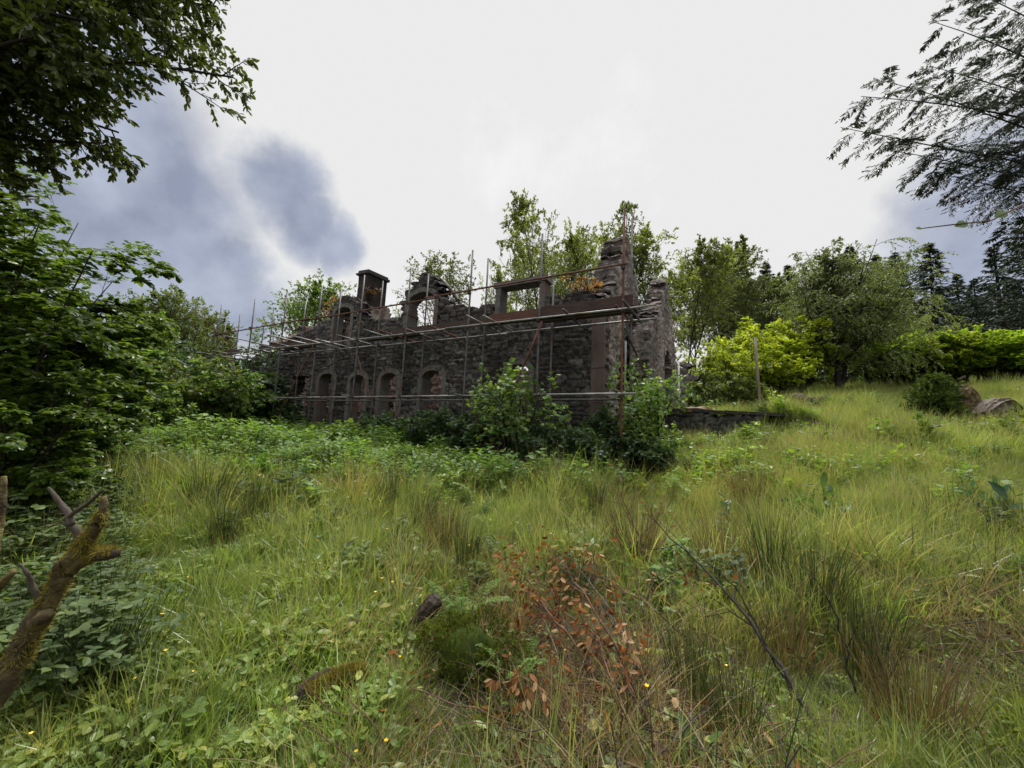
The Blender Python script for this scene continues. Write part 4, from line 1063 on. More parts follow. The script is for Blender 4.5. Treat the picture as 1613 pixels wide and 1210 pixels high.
def stump_body(org, pts, rad, mat, name, parent, seed, sides=26, rough=.16):
    rg = rng_(seed); pts = np.array(pts, float); x_ = np.linspace(0, len(pts) - 1, len(pts) * 3 - 2); i_ = np.arange(len(pts)); rad = np.interp(x_, i_, rad); pts = np.stack([np.interp(x_, i_, pts[:, q]) for q in range(3)], -1); pts[1:-1] = (pts[:-2] + 2 * pts[1:-1] + pts[2:]) / 4; V, F, T = tube_mesh(pts, rad, sides)
    n = len(pts) * sides; c = np.repeat(pts, sides, 0); d = V[:n] - c
    ang = np.tile(rg.normal(0, 1, sides), len(pts)); k = 1 + rough * .35 * rg.normal(0, 1, n) + rough * .9 * ang
    V[:n] = c + d * k[:, None]
    return obj(name, mk_mesh(name, V, [F, T], M[mat], smooth=False), parent)


stump_body(b, [(0, 0, -.2), (.02, 0, .15), (.06, .02, .4), (.05, .03, .62), (-.02, .03, .78), (-.06, 0, .84)], [.3, .27, .25, .22, .15, .04], 'moss_bark', 'stump_body', st, 1)
stump_body(b, [(-.15, -.05, .12), (-.38, -.08, .12), (-.5, -.1, .24), (-.56, -.1, .36)], [.1, .08, .06, .03], 'moss_bark', 'root', st, 2)
stump_body(b, [(-.08, 0, .78), (-.1, 0, .98), (.06, 0, 1.06)], [.03, .025, .02], 'rotten_wood', 'broken_spur', st, 3)
b = gp(1572, 11.2)
st = thing('log', 'split grey log lying in the grass next to the rotten stump', 'log', b + [0, 0, .2])
stump_body(b, [(-.55, -.1, .02), (-.3, -.05, .2), (0, 0, .34), (.25, .02, .38), (.55, .05, .22), (.75, .1, .05)], [.12, .2, .2, .19, .16, .1], 'stump_wood', 'log_body', st, 4, rough=.25)
stump_body(b, [(.05, -.1, .15), (.1, -.25, .1), (.2, -.4, -.02)], [.09, .07, .04], 'stump_wood', 'root', st, 5)
# young bushy spruce
b = gp(1468, 11.8)


def bushy_spruce(seed, H, W):
    lv = [dict(n=70, u0=.02, u1=.97, a0=1.0, a1=1.6, env=([0, .35, .7, .9, 1], [W, W * 1.05, W * .85, W * .5, .15]), k=5, grav=.25, noise=.1, r=.4, rmax=.03),
          dict(n=12, u0=.15, a0=.6, a1=1.1, rel=.45, taper=.5, k=3, grav=-.1, noise=.12, r=.5)]
    return plant_meshes(seed, [((0, 0, 0), (0, 0, 1), H, .06, 0, .03), ((.1, 0, 0), (.35, .1, 1), H * .8, .04, 0, .03)], lv,
                        dict(n=18, L=.085, w=.3, a0=.3, a1=.9, droop=.0, tumble=.9, tpl='blade'), 'bark_dark', 'lf_young_spruce', foliage_levels=(-1, 1))


plant('young_spruce', 'short bushy young spruce standing alone on the field', 'shrub', b, *bushy_spruce(195, 1.45, .62))

# ------------------------------------------------------------------ near hedge and overhanging trees
def aim_stem(p0, u, v, Y, r, k=1.0):
    q = at(u, v, Y); d = q - np.array(p0); L = np.linalg.norm(d); return (np.array(p0, float), d / L + np.array([0, 0, .12]), L * k, r, -.25, .06)


def hedge_plant(seed, H, W, leaf, lm, stems=9, nl=9, n1=9, n2=6, n3=4, flat=.25, base=.04, w=.62):
    rg = rng_(seed + 7); ss = []
    for i in range(stems):
        a = i * 2.4 + rg.uniform(-.4, .4); o = rg.uniform(.05, 1) ** .6; sd = np.array([math.cos(a), math.sin(a), 0])
        ss.append((sd * W * .15, np.array([0, 0, 1]) + sd * W * o / H * .9, H * (1 - .22 * o) * rg.uniform(.88, 1.06), .028, .1, .06))
    lv = [dict(n=n1, u0=base, a0=.8, a1=1.45, rel=.26, taper=.2, k=6, grav=-.05, noise=.09, r=.5),
          dict(n=n2, u0=.15, a0=.6, a1=1.0, rel=.5, taper=.35, k=5, grav=-.12, noise=.09, r=.6, planar=flat),
          dict(n=n3 + 1, u0=.1, a0=.5, a1=.9, rel=.55, taper=.3, k=4, grav=-.1, noise=.09, r=.6, planar=flat)]
    return plant_meshes(seed, ss, lv, dict(n=nl + 1, L=leaf, w=w, droop=.2, planar=.3, tpl='oval', tumble=.35), 'bark_dark', lm, fit=(H, W))


def place_xy(x, y): return np.array([x, y, gz(x, y)])


b = place_xy(-5.85, 4.4)
plant('hornbeam_bush', 'tall dense dark green hedge bush filling the picture edge', 'bush', b, *hedge_plant(200, 4.3 - b[2], 1.4, .09, 'lf_horn', stems=17, nl=9, n1=11), wood='stem', crown='foliage')
b = place_xy(-6.85, 5.9)
plant('hornbeam_bush', 'bright tipped bush reaching out from the dark hedge towards the clearing', 'bush', b, *hedge_plant(201, 2.85 - b[2], 1.2, .085, 'lf_syc', stems=9, nl=8), wood='stem', crown='foliage')
b = place_xy(-4.75, 3.75)
plant('hornbeam_bush', 'lower shaded hedge bush above the mossy dead branch', 'bush', b, *hedge_plant(202, 2.15 - b[2], .75, .075, 'lf_horn', stems=8, nl=8), wood='stem', crown='foliage')
b = place_xy(-7.6, 5.2)
plant('hornbeam_bush', 'tallest hedge tree closing the picture edge below the dark boughs', 'bush', b, *hedge_plant(204, 5.6 - b[2], 1.5, .09, 'lf_horn', stems=11, nl=8), wood='stem', crown='foliage')
b = place_xy(-8.2, 7.4)
plant('hornbeam_bush', 'leafy bush standing behind the dark hedge bush', 'bush', b, *hedge_plant(203, 3.3 - b[2], 1.2, .1, 'lf_horn', stems=8, nl=7, n2=5), wood='stem', crown='foliage')

tb = place_xy(-6.4, 2.6)


def over_tree():
    ss = [(np.array([0, 0, 0.]), np.array([.05, .05, 1]), 8.5, .16, -.25, .05)]
    for (u, v, Y, z0, r) in [(412, 112, 3.7, 3.6, .05), (385, 40, 3.7, 4.6, .05), (300, 150, 3.5, 3.3, .05), (205, 205, 3.3, 2.9, .045), (110, 235, 3.5, 2.7, .045), (60, 200, 3.2, 3.0, .045), (240, 60, 3.2, 4.2, .05), (150, 110, 3.0, 3.6, .05),
                             (280, 90, 3.4, 3.8, .045), (330, 70, 3.6, 4.0, .045), (200, 130, 3.1, 3.4, .045), (90, 90, 2.9, 3.6, .045), (350, 10, 3.5, 4.6, .045), (300, 20, 3.3, 4.6, .045), (160, 190, 3.2, 2.8, .04), (330, -30, 3.6, 5.0, .05), (180, -40, 3.3, 5.2, .05), (60, 40, 3.2, 4.4, .05), (20, 130, 3.0, 3.4, .05), (250, 190, 3.9, 3.0, .04), (20, 235, 3.6, 2.6, .04), (360, 90, 3.9, 3.9, .045), (120, 10, 3.0, 4.8, .05)]:
        p0 = np.array([0, 0, z0]); s = aim_stem(tb + p0, u, v, Y, r); ss.append((p0, s[1] + [0, 0, .1], s[2] * .93, r, -.25, .05))
    lv = [dict(n=16, u0=.3, a0=.5, a1=1.1, rel=.23, taper=.45, k=5, grav=-.25, noise=.12, r=.5),
          dict(n=8, u0=.12, a0=.5, a1=1.0, rel=.5, taper=.3, k=4, grav=-.15, noise=.12, r=.6)]
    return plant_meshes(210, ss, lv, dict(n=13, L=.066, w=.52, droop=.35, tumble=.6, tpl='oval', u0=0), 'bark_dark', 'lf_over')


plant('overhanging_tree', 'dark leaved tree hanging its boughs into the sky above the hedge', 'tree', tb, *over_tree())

hb = place_xy(8.4, 4.8)


def hemlock():
    ss = [(np.array([0, 0, 0.]), np.array([0, 0, 1.]), 11, .2, -.22, .02)]
    for (u, v, Y, z0, r) in [(1335, 228, 4.4, 5.0, .03), (1385, 130, 4.3, 5.6, .032), (1400, 262, 4.6, 4.8, .028), (1452, 300, 4.8, 4.6, .026), (1375, 170, 4.7, 5.3, .028), (1470, 70, 4.4, 6.2, .03), (1545, 12, 4.4, 6.8, .03),
                             (1560, 385, 5.0, 3.7, .022), (1470, 215, 4.4, 5.0, .028), (1540, 170, 4.7, 5.4, .03), (1560, 250, 4.5, 4.8, .028), (1450, 120, 4.9, 5.8, .028), (1590, 90, 4.5, 6.0, .03)]:
        p0 = np.array([0, 0, z0 - hb[2]]); s = aim_stem(hb + p0, u, v, Y, r); ss.append((p0, s[1] + [0, 0, .1], s[2], r * .6, -.22, .05))
    lv = [dict(n=24, u0=.18, u1=1.0, a0=.7, a1=1.15, rel=.24, taper=.66, k=6, grav=-.9, noise=.08, r=.35, planar=.5, rmax=.006),
          dict(n=14, u0=.06, a0=.75, a1=1.05, rel=.36, taper=.62, k=3, grav=-.3, noise=.05, r=.5, planar=.3, rmax=.003)]
    return plant_meshes(211, ss, lv, dict(n=12, L=.046, w=.26, a0=.55, a1=.95, droop=.15, planar=.2, tumble=.35, tpl='strap', u0=0), 'bark_dark', 'lf_hem', foliage_levels=(-1,))


plant('hemlock_tree', 'conifer hanging feathery dark sprays into the pale sky', 'tree', hb, *hemlock(), crown='sprays')

# leafy twig close by, carried by a thin stem outside the view
tw = place_xy(2.75, 1.5)
tp = [at(1860, 230, 1.45), at(1700, 300, 1.35), at(1613, 322, 1.3), at(1560, 348, 1.28), at(1500, 354, 1.26), at(1452, 360, 1.25)]
t = thing('leafy_twig', 'single thin twig with a few broad leaves against the sky', 'twig', tw)
tube_obj('stem', [tw - [0, 0, .1], tw * .5 + tp[0] * .5 + [.05, .05, 0]] + tp, [.012, .01, .006, .004, .003, .0025, .0022, .0015], 'bark_red', t, tw, 6)
rg = rng_(5)
for (i, f, sc, sg) in [(5, 0, .022, 1), (4, .4, .055, -1), (3, .5, .06, 1), (2, .3, .075, 1), (2, 1.0, .08, -1), (1, .4, .08, 1), (1, .9, .08, -1)]:
    p = tp[i] * (1 - f) + tp[max(i - 1, 0)] * f; d = unit((tp[i] - tp[i - 1])[None, :])[0] + np.array([0, 0, .12 * sg]); nn = np.array([[.15, -.95, .25]])
    V, F, r = leaves(rg, p[None, :], d[None, :], nn, np.array([sc]), np.array([sc * .62]), 'oval')
    obj('leaf', mk_mesh('leaf', V - tw[None, :], F, M['lf_dock'], attrs={'rnd': r}, smooth=True), t)

# ------------------------------------------------------------------ foreground wood
def limb(name, pts, rad, mat, parent, org, seed, sides=12, rough=.12, dens=4):
    pts = np.array(pts, float); n = (len(pts) - 1) * dens + 1; x = np.linspace(0, len(pts) - 1, n); i = np.arange(len(pts))
    q = np.stack([np.interp(x, i, pts[:, k]) for k in range(3)], -1); r = np.interp(x, i, rad)
    for _ in range(2): q[1:-1] = (q[:-2] + 2 * q[1:-1] + q[2:]) / 4
    rg = rng_(seed); q[1:-1] += rg.normal(0, .12, (n - 2, 3)) * r[1:-1, None]; q[1:-1] = (q[:-2] + 2 * q[1:-1] + q[2:]) / 4; r = r * (1 + .1 * np.sin(np.arange(n) * 1.7 + seed) + .05 * rg.normal(0, 1, n))
    V, F, T = tube_mesh(q, r, sides); m = n * sides; c = np.repeat(q, sides, 0)
    V[:m] = c + (V[:m] - c) * (1 + rough * rg.normal(0, 1, m)[:, None])
    return obj(name, mk_mesh(name, V - np.asarray(org)[None, :], [F, T], M[mat], smooth=True), parent)


P = lambda u, v, Y: at(u, v, Y)
bo = place_xy(-2.35, 1.25)
t = thing('dead_branch', 'mossy forked dead branch leaning up out of the grass below the hedge', 'branch', bo)
limb('bough', [bo - [0, 0, .1], P(-60, 1180, 1.5), P(20, 1050, 1.55), P(75, 950, 1.6), P(108, 892, 1.62), P(150, 872, 1.62), P(184, 872, 1.6)], [.05, .043, .037, .03, .029, .026, .017], 'moss_bark', t, bo, 71, rough=.07)
limb('fork', [P(100, 905, 1.62), P(125, 865, 1.6), P(150, 835, 1.58), P(163, 805, 1.57), P(163, 782, 1.57)], [.03, .025, .02, .014, .01], 'moss_bark', t, bo, 72, rough=.08)
limb('twig', [P(124, 862, 1.6), P(127, 838, 1.59), P(108, 826, 1.58), P(100, 820, 1.58), P(120, 805, 1.57), P(143, 790, 1.55), P(163, 771, 1.55)], [.016, .013, .011, .009, .008, .006, .004], 'bark', t, bo, 73)
limb('twig', [P(112, 828, 1.58), P(108, 808, 1.58), P(92, 790, 1.58), P(84, 778, 1.58), P(76, 768, 1.58)], [.013, .011, .009, .007, .004], 'bark', t, bo, 74)
limb('knot', [P(52, 985, 1.58), P(70, 975, 1.54), P(80, 968, 1.52)], [.03, .024, .008], 'moss_bark', t, bo, 78)
limb('twig', [P(70, 955, 1.6), P(50, 925, 1.57), P(46, 905, 1.55), P(30, 888, 1.54)], [.014, .01, .007, .004], 'bark', t, bo, 88)
limb('twig', [P(92, 930, 1.6), P(88, 900, 1.58), P(90, 885, 1.57)], [.016, .012, .008], 'moss_bark', t, bo, 75)
fz = rng_(79)
fp = np.array([P(20, 1050, 1.55), P(75, 950, 1.6), P(108, 892, 1.62), P(150, 872, 1.62), P(180, 872, 1.6), P(100, 905, 1.62), P(125, 865, 1.6), P(150, 835, 1.58), P(163, 805, 1.57)])
frad = [.037, .03, .029, .026, .017, .024, .025, .02, .013]
VV, FF, RR_, nf = [], [], [], 0
for a_, b_ in [(0, 1), (1, 2), (2, 3), (3, 4), (5, 6), (6, 7), (7, 8)]:
    k = int(16000 * np.linalg.norm(fp[b_] - fp[a_])); x = fz.uniform(0, 1, k)[:, None]; c = fp[a_] * (1 - x) + fp[b_] * x; ax = unit((fp[b_] - fp[a_])[None, :])
    rv = fz.normal(0, 1, (k, 3)); rv = unit(rv - (rv * ax).sum(1, keepdims=True) * ax); rr0 = frad[a_] * (1 - x) + frad[b_] * x
    kp = fz.uniform(0, 1, k) < np.clip(.42 + .45 * rv[:, 2] + .55 * np.sin((c + rv * .05) @ np.array([31., 22, 27])) * np.sin((c + rv * .05) @ np.array([-19., 33, 24])), 0, 1); c, rv, rr0 = c[kp], rv[kp], rr0[kp]; k = len(c)
    V, F, r = leaves(fz, c + rv * rr0 * .96, rv + fz.normal(0, .7, (k, 3)) + [0, 0, -.3], fz.normal(0, 1, (k, 3)), fz.uniform(.008, .026, k), fz.uniform(.002, .004, k), 'blade'); VV.append(V); FF.append(F + nf); RR_.append(r); nf += len(V)
obj('moss_fuzz', mk_mesh('moss_fuzz', np.concatenate(VV) - bo, np.concatenate(FF), M['moss_brown'], attrs={'rnd': np.concatenate(RR_)}), t)
bo2 = place_xy(-2.5, 1.75)
t = thing('broken_stub', 'short orange brown broken stick at the picture edge below the hedge', 'stick', bo2)
limb('stick', [bo2 - [0, 0, .1], P(-25, 960, 1.8), P(-8, 830, 1.8), P(2, 790, 1.8), P(6, 750, 1.8)], [.028, .025, .022, .018, .008], 'moss_bark', t, bo2, 76)
limb('side_twig', [P(-25, 950, 1.8), P(5, 915, 1.78), P(22, 900, 1.76)], [.022, .018, .01], 'moss_bark', t, bo2, 77)

# mossy hump, mossy stump and dark stump
b = gp(738, 2.75)
mo = lump('moss_mound', None, None, b + [0, 0, .04], (.19, .18, .22), 'moss', 80, .08); tag(mo, 'rounded cushion of deep green star moss in the middle of the foreground', 'moss')
rg = rng_(81); k = 1500; th = rg.uniform(0, 6.28, k); ph = np.arcsin(rg.uniform(-.1, 1, k))
nn = np.stack([np.cos(th) * np.cos(ph), np.sin(th) * np.cos(ph), np.sin(ph)], -1); hh = 1 + .10 * np.sin(nn @ np.array([5, 3, 4.]) + 1) + .07 * np.sin(nn @ np.array([-9, 11, 5.])) + rg.normal(0, .03, k)
lob = rg.integers(0, 3, k); LB = np.array([[0, 0, 0], [.2, -.06, -.05], [-.16, .1, -.03]]); LS = np.array([[.27, .26, .3], [.2, .2, .19], [.22, .22, .22]]); pp = LB[lob] + nn * hh[:, None] * LS[lob]; dirs = unit(nn * .7 + rg.normal(0, .3, (k, 3)) + [0, 0, .55]); m_ = 22; st_ = rg.uniform(.02, .06, k)
tt_ = rg.uniform(0, 1, (k, m_, 1)); p2 = (pp[:, None, :] + dirs[:, None, :] * st_[:, None, None] * tt_).reshape(-1, 3)
d2 = np.repeat(dirs, m_, 0) * .7 + rg.normal(0, .65, (k * m_, 3))
V, F, r = leaves(rg, p2, d2, rg.normal(0, 1, (k * m_, 3)), rg.uniform(.014, .026, k * m_), rg.uniform(.004, .006, k * m_), 'blade'); r = np.repeat(np.clip(np.repeat(rg.uniform(0, .8, k), m_) + .3 * tt_.reshape(-1) ** 3, 0, 1), 3)
obj('moss_shoots', mk_mesh('moss_shoots', V, F, M['moss'], attrs={'rnd': r}), mo)

b = gp(505, 2.35)
t = thing('mossy_log', 'small moss capped rotten log end in the grass', 'log', b)
stump_body(b, [(-.07, -.08, .06), (-.06, -.06, .08), (.02, .02, .10), (.12, .1, .08), (.2, .18, .0)], [.03, .07, .075, .07, .05], 'rotten_wood', 'log_body', t, 6)
k = 1500; tt = rg.uniform(0, 1, k); a = rg.uniform(.1, 3.0, k)
c = np.stack([-.07 + .25 * tt, -.07 + .22 * tt, .08 + .02 * np.sin(tt * 3)], -1); ax = unit(np.array([[.78, .62, 0]])); sd = np.array([[-.62, .78, 0]])
pp = c + .072 * (np.cos(a)[:, None] * sd + np.sin(a)[:, None] * np.array([[0, 0, 1]])); dn = np.cos(a)[:, None] * sd + np.sin(a)[:, None] * np.array([[0, 0, 1.]])
V, F, r = leaves(rg, np.repeat(pp, 5, 0), np.repeat(dn, 5, 0) + rg.normal(0, .6, (k * 5, 3)), rg.normal(0, 1, (k * 5, 3)), rg.uniform(.012, .028, k * 5), rg.uniform(.003, .005, k * 5), 'blade')
obj('moss_cap', mk_mesh('moss_cap', V, F, M['moss_brown'], attrs={'rnd': r}), t)
b = gp(668, 3.15)
t = thing('rotten_stump', 'black rotten stake end tilting out of the grass behind the moss cushion', 'stump', b)
stump_body(b, [(-.12, 0, -.05), (-.06, 0, .08), (0, .02, .18), (.05, .03, .26), (.07, .03, .29)], [.075, .07, .07, .065, .03], 'rotten_wood', 'stump_body', t, 7, rough=.12)

# fallen, dried saplings with brown leaves
def dead_branch(name, label, pts, r0, seed, n1=8, n2=5, L1=.35, nl=0, leafL=.07, mat='bark_red', keepleaf=0.30):
    rg = rng_(seed); pts = np.array(pts, float); org = pts[0].copy(); org[2] = gz(org[0], org[1])
    x = np.linspace(0, len(pts) - 1, 13); i = np.arange(len(pts)); q = np.stack([np.interp(x, i, pts[:, k]) for k in range(3)], -1)
    for _ in range(2): q[1:-1] = (q[:-2] + 2 * q[1:-1] + q[2:]) / 4
    q[1:-1] += rg.normal(0, .008, (11, 3)); Pm = q[None]; Rm = np.linspace(r0, r0 * .25, 13)[None]
    t = thing(name, label, 'branch', org)
    V, F = tubes_batch(Pm, Rm, 8); obj('stem', mk_mesh('stem', V - org, F, M[mat], smooth=True), t)
    A = kids(rg, Pm, Rm, dict(n=n1, u0=.25, a0=.4, a1=.9, env=([0, 1], [L1 * 1.2, L1 * .6]), k=6, grav=.1, noise=.14, r=.6, tip=.3))
    B = kids(rg, *A, dict(n=n2, u0=.2, a0=.4, a1=.9, rel=.5, taper=.3, k=4, grav=.1, noise=.16, r=.6))
    V1, F1 = tubes_batch(*A, 5); V2, F2 = tubes_batch(*B, 3)
    obj('twigs', mk_mesh('twigs', np.r_[V1, V2] - org, [np.r_[F1, F2 + len(V1)]], M[mat], smooth=True), t)
    if nl:
        V, F, r = foliate(rg, B[0], dict(n=nl, L=leafL, w=.44, droop=.9, tumble=.9, tpl='oval', u0=.3, keep=keepleaf))
        obj('dead_leaves', mk_mesh('dead_leaves', V - org, F, M['lf_dead'], attrs={'rnd': r}), t)
    return t


G = lambda u, Y, dz: gp(u, Y) + [0, 0, dz]
dead_branch('fallen_branch', 'long reddish fallen branch running up from the bottom edge to the dead leaves', [G(1075, 1.85, .1), G(1030, 2.1, .16), G(985, 2.45, .24), G(935, 2.9, .32), G(890, 3.4, .42)], .016, 301, 9, 6, .5, 5, .055, keepleaf=0.36)
dead_branch('fallen_branch', 'bare arching twig crossing just above the bottom edge', [G(985, 1.9, .08), G(900, 2.1, .12), G(800, 2.2, .17), G(720, 2.25, .2), G(640, 2.3, .2)], .009, 302, 7, 3, .3, 2, .06, keepleaf=0.18)
dead_branch('fallen_branch', 'dark leaning branch crossing the rushes towards the bottom corner', [G(1290, 2.3, .1), G(1210, 2.7, .25), G(1140, 3.1, .42), G(1080, 3.5, .55), G(1020, 3.9, .72)], .014, 303, 8, 5, .45, 2, .06, 'bark_dark', .25)
dead_branch('fallen_branch', 'brown branch with clustered dead leaves beside the moss cushion', [G(960, 2.3, .06), G(930, 2.5, .18), G(890, 2.7, .3), G(850, 2.9, .38), G(820, 3.1, .4)], .011, 304, 9, 5, .4, 6, .055, keepleaf=0.45)
dead_branch('fallen_branch', 'thin dark branch rising above the rushes near the reddish branch', [G(1250, 2.5, .08), G(1200, 2.75, .3), G(1160, 2.9, .5), G(1110, 3.0, .66)], .008, 305, 6, 3, .25, 0, .05, 'bark_dark')
dead_branch('fallen_branch', 'stiff dark twig standing between the big rush clump and the corner', [G(1350, 2.6, .05), G(1335, 2.7, .3), G(1320, 2.75, .5), G(1275, 2.85, .68)], .008, 306, 5, 3, .22, 0, .05, 'bark_dark')
dead_branch('fallen_branch', 'twiggy dead brush among the brown rush clump', [G(1040, 4.0, .0), G(1010, 4.2, .35), G(985, 4.4, .65), G(965, 4.5, .9)], .012, 307, 10, 6, .45, 1, .05, 'bark_red', .2)
dead_branch('fallen_branch', 'leafless brush lying behind the clustered dead leaves', [G(1080, 3.0, .1), G(1010, 3.3, .2), G(930, 3.6, .3), G(860, 3.9, .35)], .010, 308, 10, 6, .42, 3, .055, 'bark_red', .4)
dead_branch('fallen_branch', 'leaf laden broken bough spread over the brown leaf litter', [G(940, 1.95, .08), G(905, 2.1, .16), G(860, 2.25, .22), G(815, 2.4, .26)], .009, 309, 9, 5, .35, 7, .055, keepleaf=0.48)
dead_branch('fallen_branch', 'low bough with curled tan leaves beside the broad dock leaves', [G(1010, 2.0, .08), G(985, 2.2, .18), G(950, 2.5, .26), G(930, 2.8, .3)], .009, 310, 9, 5, .35, 7, .055, keepleaf=0.48)
dead_branch('fallen_branch', 'thin brown bough with dry leaves behind the leaf laden bough', [G(900, 2.7, .1), G(870, 3.0, .24), G(840, 3.3, .32), G(800, 3.7, .36)], .009, 311, 9, 5, .4, 6, .055, keepleaf=0.42)
dead_branch('fallen_branch', 'tangled pale twig brush at the foot of the reddish branch', [G(1060, 2.3, .05), G(1000, 2.6, .18), G(950, 3.1, .3), G(905, 3.5, .38)], .007, 312, 12, 6, .45, 2, .06, 'bark_pale', .4)
dead_branch('fallen_branch', 'bare thin branch slanting through the green reeds', [G(1180, 2.2, .06), G(1130, 2.5, .3), G(1100, 2.8, .48), G(1060, 3.2, .62)], .007, 313, 8, 4, .35, 1, .06, 'bark_red', .3)
plant('shrub_sprig', 'rusty green sprig growing on the wall head at the gable foot', 'shrub', hp(1.5, 1.8, 5.5), *shrub(115, .7, .6, stems=5, n1=5, n2=4, n3=2, nl=4, leaf=.07, lm='lf_red'))
# leaning timber on the wall head and a bent rod by the windows
o = limb('leaning_timber', [hp(5.75, 2.0, 5.5), hp(6.2, 2.0, 6.1), hp(6.7, 2.0, 6.7), hp(7.15, 2.0, 7.1)], [.05, .055, .05, .03], 'bark', None, hp(5.75, 2, 5.5), 91); o.location = tuple(hp(5.75, 2, 5.5))
tag(o, 'dead forked timber leaning on the wall head beside the ragged dormer', 'timber')
o2 = limb('prong', [hp(6.3, 2.0, 6.2), hp(5.9, 1.9, 6.0), hp(5.4, 1.85, 5.65)], [.03, .025, .015], 'bark', o, hp(5.75, 2, 5.5), 92)
o = limb('leaning_branch', [hp(8.3, .9, 1.6), hp(9.0, .95, 2.7), hp(9.4, .95, 3.4), hp(9.95, 1.0, 4.25)], [.035, .032, .03, .015], 'bark_red', None, hp(8.3, .9, 1.0), 93); o.location = tuple(hp(8.3, .9, 1.0))
tag(o, 'bent brown branch propped against the arched windows', 'branch')

# ------------------------------------------------------------------ rush clumps, docks, fern
def blades_mesh(rng, n, rad, h0, h1, w, bend, mat, wind=(0, 0), k=5, spike=0., rim=.6):
    th = rng.uniform(0, 6.28, n); r = rad * rng.uniform(0, 1, n) ** rim; p = np.stack([r * np.cos(th), r * np.sin(th), np.full(n, -.03)], -1)
    h = rng.uniform(h0, h1, n); out = np.stack([np.cos(th + rng.normal(0, .6, n)), np.sin(th + rng.normal(0, .6, n)), np.zeros(n)], -1)
    lean = (rng.uniform(.1, 1, n) * bend)[:, None] * out + np.array([wind[0], wind[1], 0])[None, :] * rng.uniform(.5, 1.3, n)[:, None]
    s = np.linspace(0, 1, k)
    C = p[:, None, :] + h[:, None, None] * (np.array([0, 0, 1.])[None, None, :] * (s - .25 * np.linalg.norm(lean, axis=1)[:, None] * s ** 2.2)[..., None] + lean[:, None, :] * (s ** 1.8)[None, :, None])
    a = rng.uniform(0, 6.28, n); side = np.stack([np.cos(a), np.sin(a), np.zeros(n)], -1)
    wd = w * rng.uniform(.7, 1.3, n)[:, None] * np.interp(s, [0, .5, 1], [.8, 1, spike if spike else .12])[None, :]
    V = np.stack([C - side[:, None, :] * wd[..., None] / 2, C + side[:, None, :] * wd[..., None] / 2], 2).reshape(-1, 3)
    b = (np.arange(n) * k * 2)[:, None]; i = (np.arange(k - 1) * 2)[None, :]
    F = np.stack([b + i, b + i + 1, b + i + 3, b + i + 2], -1).reshape(-1, 4)
    return V, F, np.repeat(rng.uniform(0, 1, n), k * 2)


def rush_parts(seed, n, rad, h0, h1, bend, mat, dry=40, wind=(.1, 0)):
    rg = rng_(seed); V, F, r = blades_mesh(rg, n, rad, h0, h1, .0052, bend, mat, wind, k=5, spike=.2)
    a = mk_mesh('stems', V, F, M[mat], attrs={'rnd': r})
    V, F, r = blades_mesh(rg, dry, rad * 1.3, h0 * .3, h1 * .6, .006, bend * 2.2, 'straw', wind, k=5)
    return a, mk_mesh('dead_blades', V, F, M['straw'], attrs={'rnd': r})


RUSH = [rush_parts(401, 150, .16, .45, .85, .45, 'rush'), rush_parts(402, 130, .13, .45, .8, .3, 'rush'), rush_parts(403, 180, .2, .4, .85, .5, 'rush_brown', 90)]
rsrc = [None, None, None]; rgp = 'rush clumps in the rough grass'
RL = [(322, 5.0, 0, 1.05, 'dark rush clump, biggest one near the hedge'), (402, 4.9, 1, .95, 'dark upright rush clump beside the biggest one by the hedge'), (350, 4.3, 0, .75, 'small rush clump in front of the two by the hedge'),
      (610, 5.6, 1, .9, 'thin rush clump in the open grass before the middle windows'), (700, 4.6, 2, .8, 'mixed brown rush clump behind the black stake'), (735, 4.1, 1, .75, 'green rush clump close behind the moss cushion'),
      (665, 5.0, 0, .75, 'low rush clump beyond the black stake'), (1000, 4.4, 2, 1.15, 'tall reddish brown rush clump with dead brush'), (1130, 4.2, 2, 1.0, 'brown rush clump between the reddish brown one and the green reeds'),
      (1215, 3.9, 1, 1.05, 'green and brown rush clump behind the long dark branch'), (1290, 3.4, 0, .9, 'dark rush clump beside the standing dark twig'), (1370, 2.75, 1, .95, 'slender rush clump near the bottom corner'),
      (1450, 2.35, 2, .8, 'russet based rush clump at the bottom corner'), (1080, 2.5, 1, .75, 'rush clump between the two long fallen branches'), (1150, 2.25, 0, .7, 'rush clump close to the bottom edge behind the dock leaves'),
      (1180, 6.0, 2, .85, 'pale brown rush clump out in the field before the dock plants'), (940, 6.0, 1, .8, 'green rush clump in the sunny grass before the corner pole'), (905, 3.6, 1, .7, 'sparse rush clump behind the clustered dead leaves'),
      (545, 6.6, 0, .7, 'faint rush clump near the nettles'), (1240, 2.9, 2, .7, 'small brown rush clump under the long dark branch'), (180, 6.2, 0, .9, 'rush clump in the shade under the hedge')]
for i, (u, Y, k, sc, lab) in enumerate(RL):
    b = gp(u, Y)
    if rsrc[k] is None:
        sc = sc * 1.12; t = thing('rush_clump', lab, 'rush', b, i * 1.1, rgp); t.scale = (sc,) * 3; obj('stems', RUSH[k][0], t); obj('dead_blades', RUSH[k][1], t); rsrc[k] = t
    else: replant(rsrc[k], b, i * 1.1, sc * 1.12, lab, rgp)


